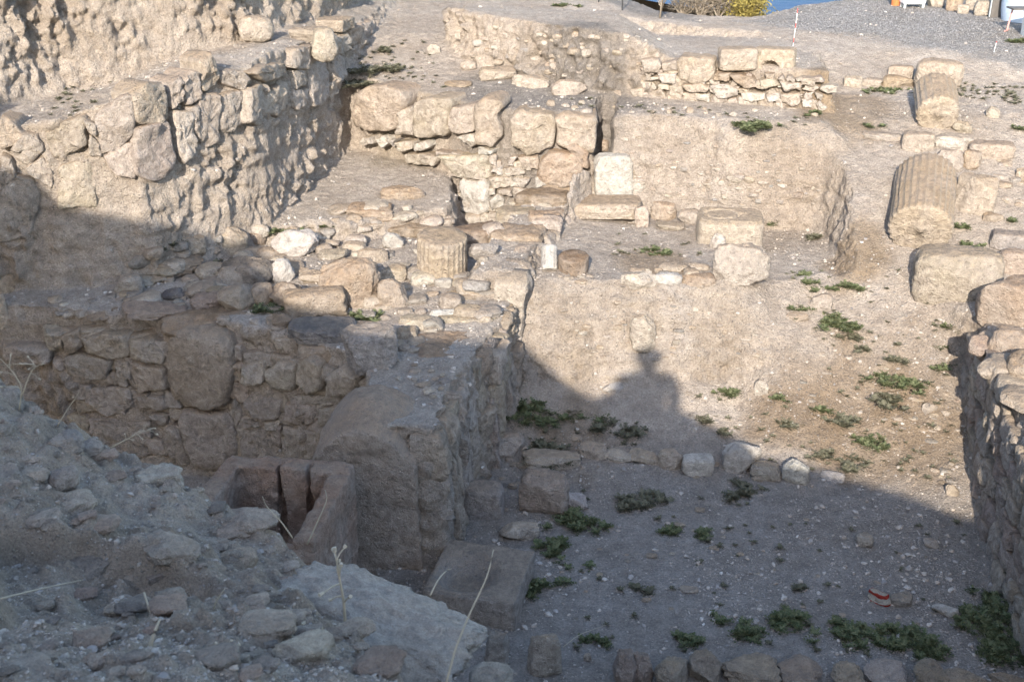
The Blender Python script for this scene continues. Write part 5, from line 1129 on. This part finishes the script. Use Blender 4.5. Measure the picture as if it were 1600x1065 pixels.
# shed wall and pale tank
g = on_yard(1562, 28); r_ = empty('board_screen', g); tag(r_, 'dark board screen between the blocks and the pale tank', 'screen'); mb = MB(); mb.box(g+Vector((0, .08, .3)), (.22, .03, .6)); mb.build('panel', M_DARKW, r_)
for dx in (-.11, .11): mb = MB(); mb.box(g+Vector((dx, .10, .31)), (.025, .03, .62)); mb.build('post', M_GREY, r_)
g = on_yard(1600, 38); r_ = empty('tank', g); tag(r_, 'pale blue rounded tank cut off by the top right corner', 'tank')
mb = MB(); V, F = [], []
for i in range(9):
    zz = i/8*.95; rr = .34*(1 - .10*abs(zz/.95*2-1)**4)
    for j in range(32): t = 2*math.pi*j/32; V.append(g + Vector((rr*math.cos(t)+.14, rr*math.sin(t)+.35, zz)))
for i in range(8):
    for j in range(32): F.append((i*32+j, i*32+(j+1) % 32, (i+1)*32+(j+1) % 32, (i+1)*32+j))
F.append(tuple(range(8*32, 9*32))); mb.add(V, F); mb.build('shell', M_BLUE, r_, smooth=True)
mb = MB(); mb.box(g+Vector((.14, .0, .5)), (.012, .02, .8)); mb.build('seam', M_GREY, r_)
# work table with faded red legs
g = on_yard(1580, 50); r_ = empty('work_table', g); tag(r_, 'work table with faded red legs in front of the pale tank', 'table')
mb = MB(); mb.box(g+Vector((.22, .08, .30)), (.52, .26, .02)); mb.build('tabletop', M_DARKW, r_, .004)
for dx in (-.03, .46):
    mb = MB(); mb.add(*tube([g+Vector((dx, .08, .0)), g+Vector((dx+.03, .08, .29))], .012, .012, 6)); mb.add(*tube([g+Vector((dx-.06, .0, .01)), g+Vector((dx+.06, .16, .01))], .011, .011, 6)); mb.build('leg', M_PINK, r_)
g = on_yard(1603, 60); r_ = empty('bin', g); tag(r_, 'grey-green bin at the right edge by the work table', 'bin'); mb = MB(); mb.box(g+Vector((.06, .08, .16)), (.16, .16, .32)); mb.build('body', M_GREY, r_, .01); mb = MB(); mb.box(g+Vector((.06, .08, .335)), (.18, .18, .025)); mb.build('lid', M_GREY, r_, .006)
o = weed(1595, 64, 40, 12); tag(o, 'green grass tuft under the bin at the right edge', 'weed', kind='thing')

# ------------------------------------------------------------------ dry stalks on the heap
def stalk(pts, r, label, twigs=0, seed=1, spread=.05):
    rng = np.random.default_rng(seed); P = [Vector(at_y(*p)) for p in pts]
    # smooth the path
    Q = []
    for i in range(len(P)-1):
        for k in range(4): Q.append(P[i].lerp(P[i+1], k/4))
    Q.append(P[-1])
    for _ in range(2): Q = [Q[0]] + [(Q[i-1]+Q[i]*2+Q[i+1])/4 for i in range(1, len(Q)-1)] + [Q[-1]]
    root = empty('dry_stalk', Q[0]); tag(root, label, 'dry plant', kind='thing')
    mb = MB(); mb.add(*tube(Q, r, r*.4, 5)); mb.build('stem', M_DRY, root, smooth=True)
    for i in range(twigs):
        k = int(len(Q)*(.35 + .6*i/max(1, twigs))); k = min(k, len(Q)-2); d = (Q[k+1]-Q[k]).normalized(); s = Vector(rng.normal(size=3)).normalized(); v = (d*.7 + s*.8).normalized()*spread*rng.uniform(.5, 1.2)
        mb = MB(); mb.add(*tube([Q[k], Q[k]+v*.5+Vector((0, 0, .004)), Q[k]+v], r*.6, r*.3, 4))
        mb.add(*tube([Q[k]+v, Q[k]+v*1.12, Q[k]+v*1.25], r*.9, r*1.1, 5)); mb.build('twig', M_DRY, root)
stalk([(540, 985, 2.85), (538, 940, 2.85), (530, 900, 2.86), (524, 866, 2.87)], .006, 'pale dry sprig standing in front of the great boulder', 9, 3, .06)
stalk([(695, 1075, 2.3), (712, 1010, 2.35), (735, 955, 2.4), (762, 900, 2.45), (771, 858, 2.5)], .0035, 'long dry stem arching over the hollowed slab', 0, 4)
stalk([(672, 930, 2.9), (684, 905, 2.95), (698, 890, 3.0), (706, 888, 3.0)], .003, 'short bent dry stem above the boulder edge', 0, 5)
stalk([(172, 700, 3.8), (205, 682, 3.8), (240, 668, 3.8)], .0035, 'seeded dry sprig on the crest of the heap', 7, 6, .03)
stalk([(90, 665, 3.9), (105, 640, 3.9), (118, 622, 3.9), (127, 606, 3.9)], .0028, 'thin bare stem on the crest of the heap', 2, 7, .02)
stalk([(30, 640, 3.6), (35, 605, 3.6), (20, 580, 3.6), (0, 560, 3.6)], .003, 'forked dry stem at the left edge', 3, 8, .06)
stalk([(34, 620, 3.6), (48, 580, 3.6), (60, 568, 3.6), (0, 570, 3.6)], .003, 'branching dry stem beside the forked one at the left edge', 6, 9, .04)
stalk([(480, 850, 3.3), (496, 815, 3.3), (512, 780, 3.3), (508, 765, 3.3)], .003, 'curved dry stem before the stone chest, right one', 0, 10)
stalk([(457, 840, 3.4), (440, 815, 3.4), (415, 790, 3.4), (410, 775, 3.4)], .003, 'curved dry stem before the stone chest, left one', 0, 11)
stalk([(232, 1020, 2.2), (240, 990, 2.22), (250, 966, 2.25)], .007, 'thick pale straw standing at the bottom of the heap', 0, 12)
stalk([(225, 925, 2.5), (238, 965, 2.45), (250, 1000, 2.4)], .003, 'thin straw behind the thick pale one', 0, 13)
stalk([(330, 975, 2.6), (336, 940, 2.6), (352, 918, 2.6)], .003, 'leaning straw in the middle of the heap', 0, 14)
stalk([(420, 1000, 2.35), (445, 990, 2.38), (480, 1000, 2.4)], .005, 'pale broken sprig lying on the heap', 5, 15, .05)
stalk([(345, 1045, 2.1), (352, 1020, 2.12), (360, 1010, 2.14)], .004, 'small pale sprig at the bottom edge', 4, 16, .03)
stalk([(0, 935, 2.5), (60, 920, 2.6), (130, 905, 2.7)], .003, 'long straw lying across the left of the heap', 0, 17)
stalk([(880, 1010, 6.7), (905, 990, 6.8), (950, 975, 6.9)], .004, 'thin dry stem lying on the pit floor', 0, 18)

print('total tris', sum(sum(len(p.vertices)-2 for p in o.data.polygons) if len(o.data.polygons) < 60000 else len(o.data.polygons)*2 for o in S.objects if o.type == 'MESH'), 'objects', len(S.objects), round(time.time()-T00, 1))
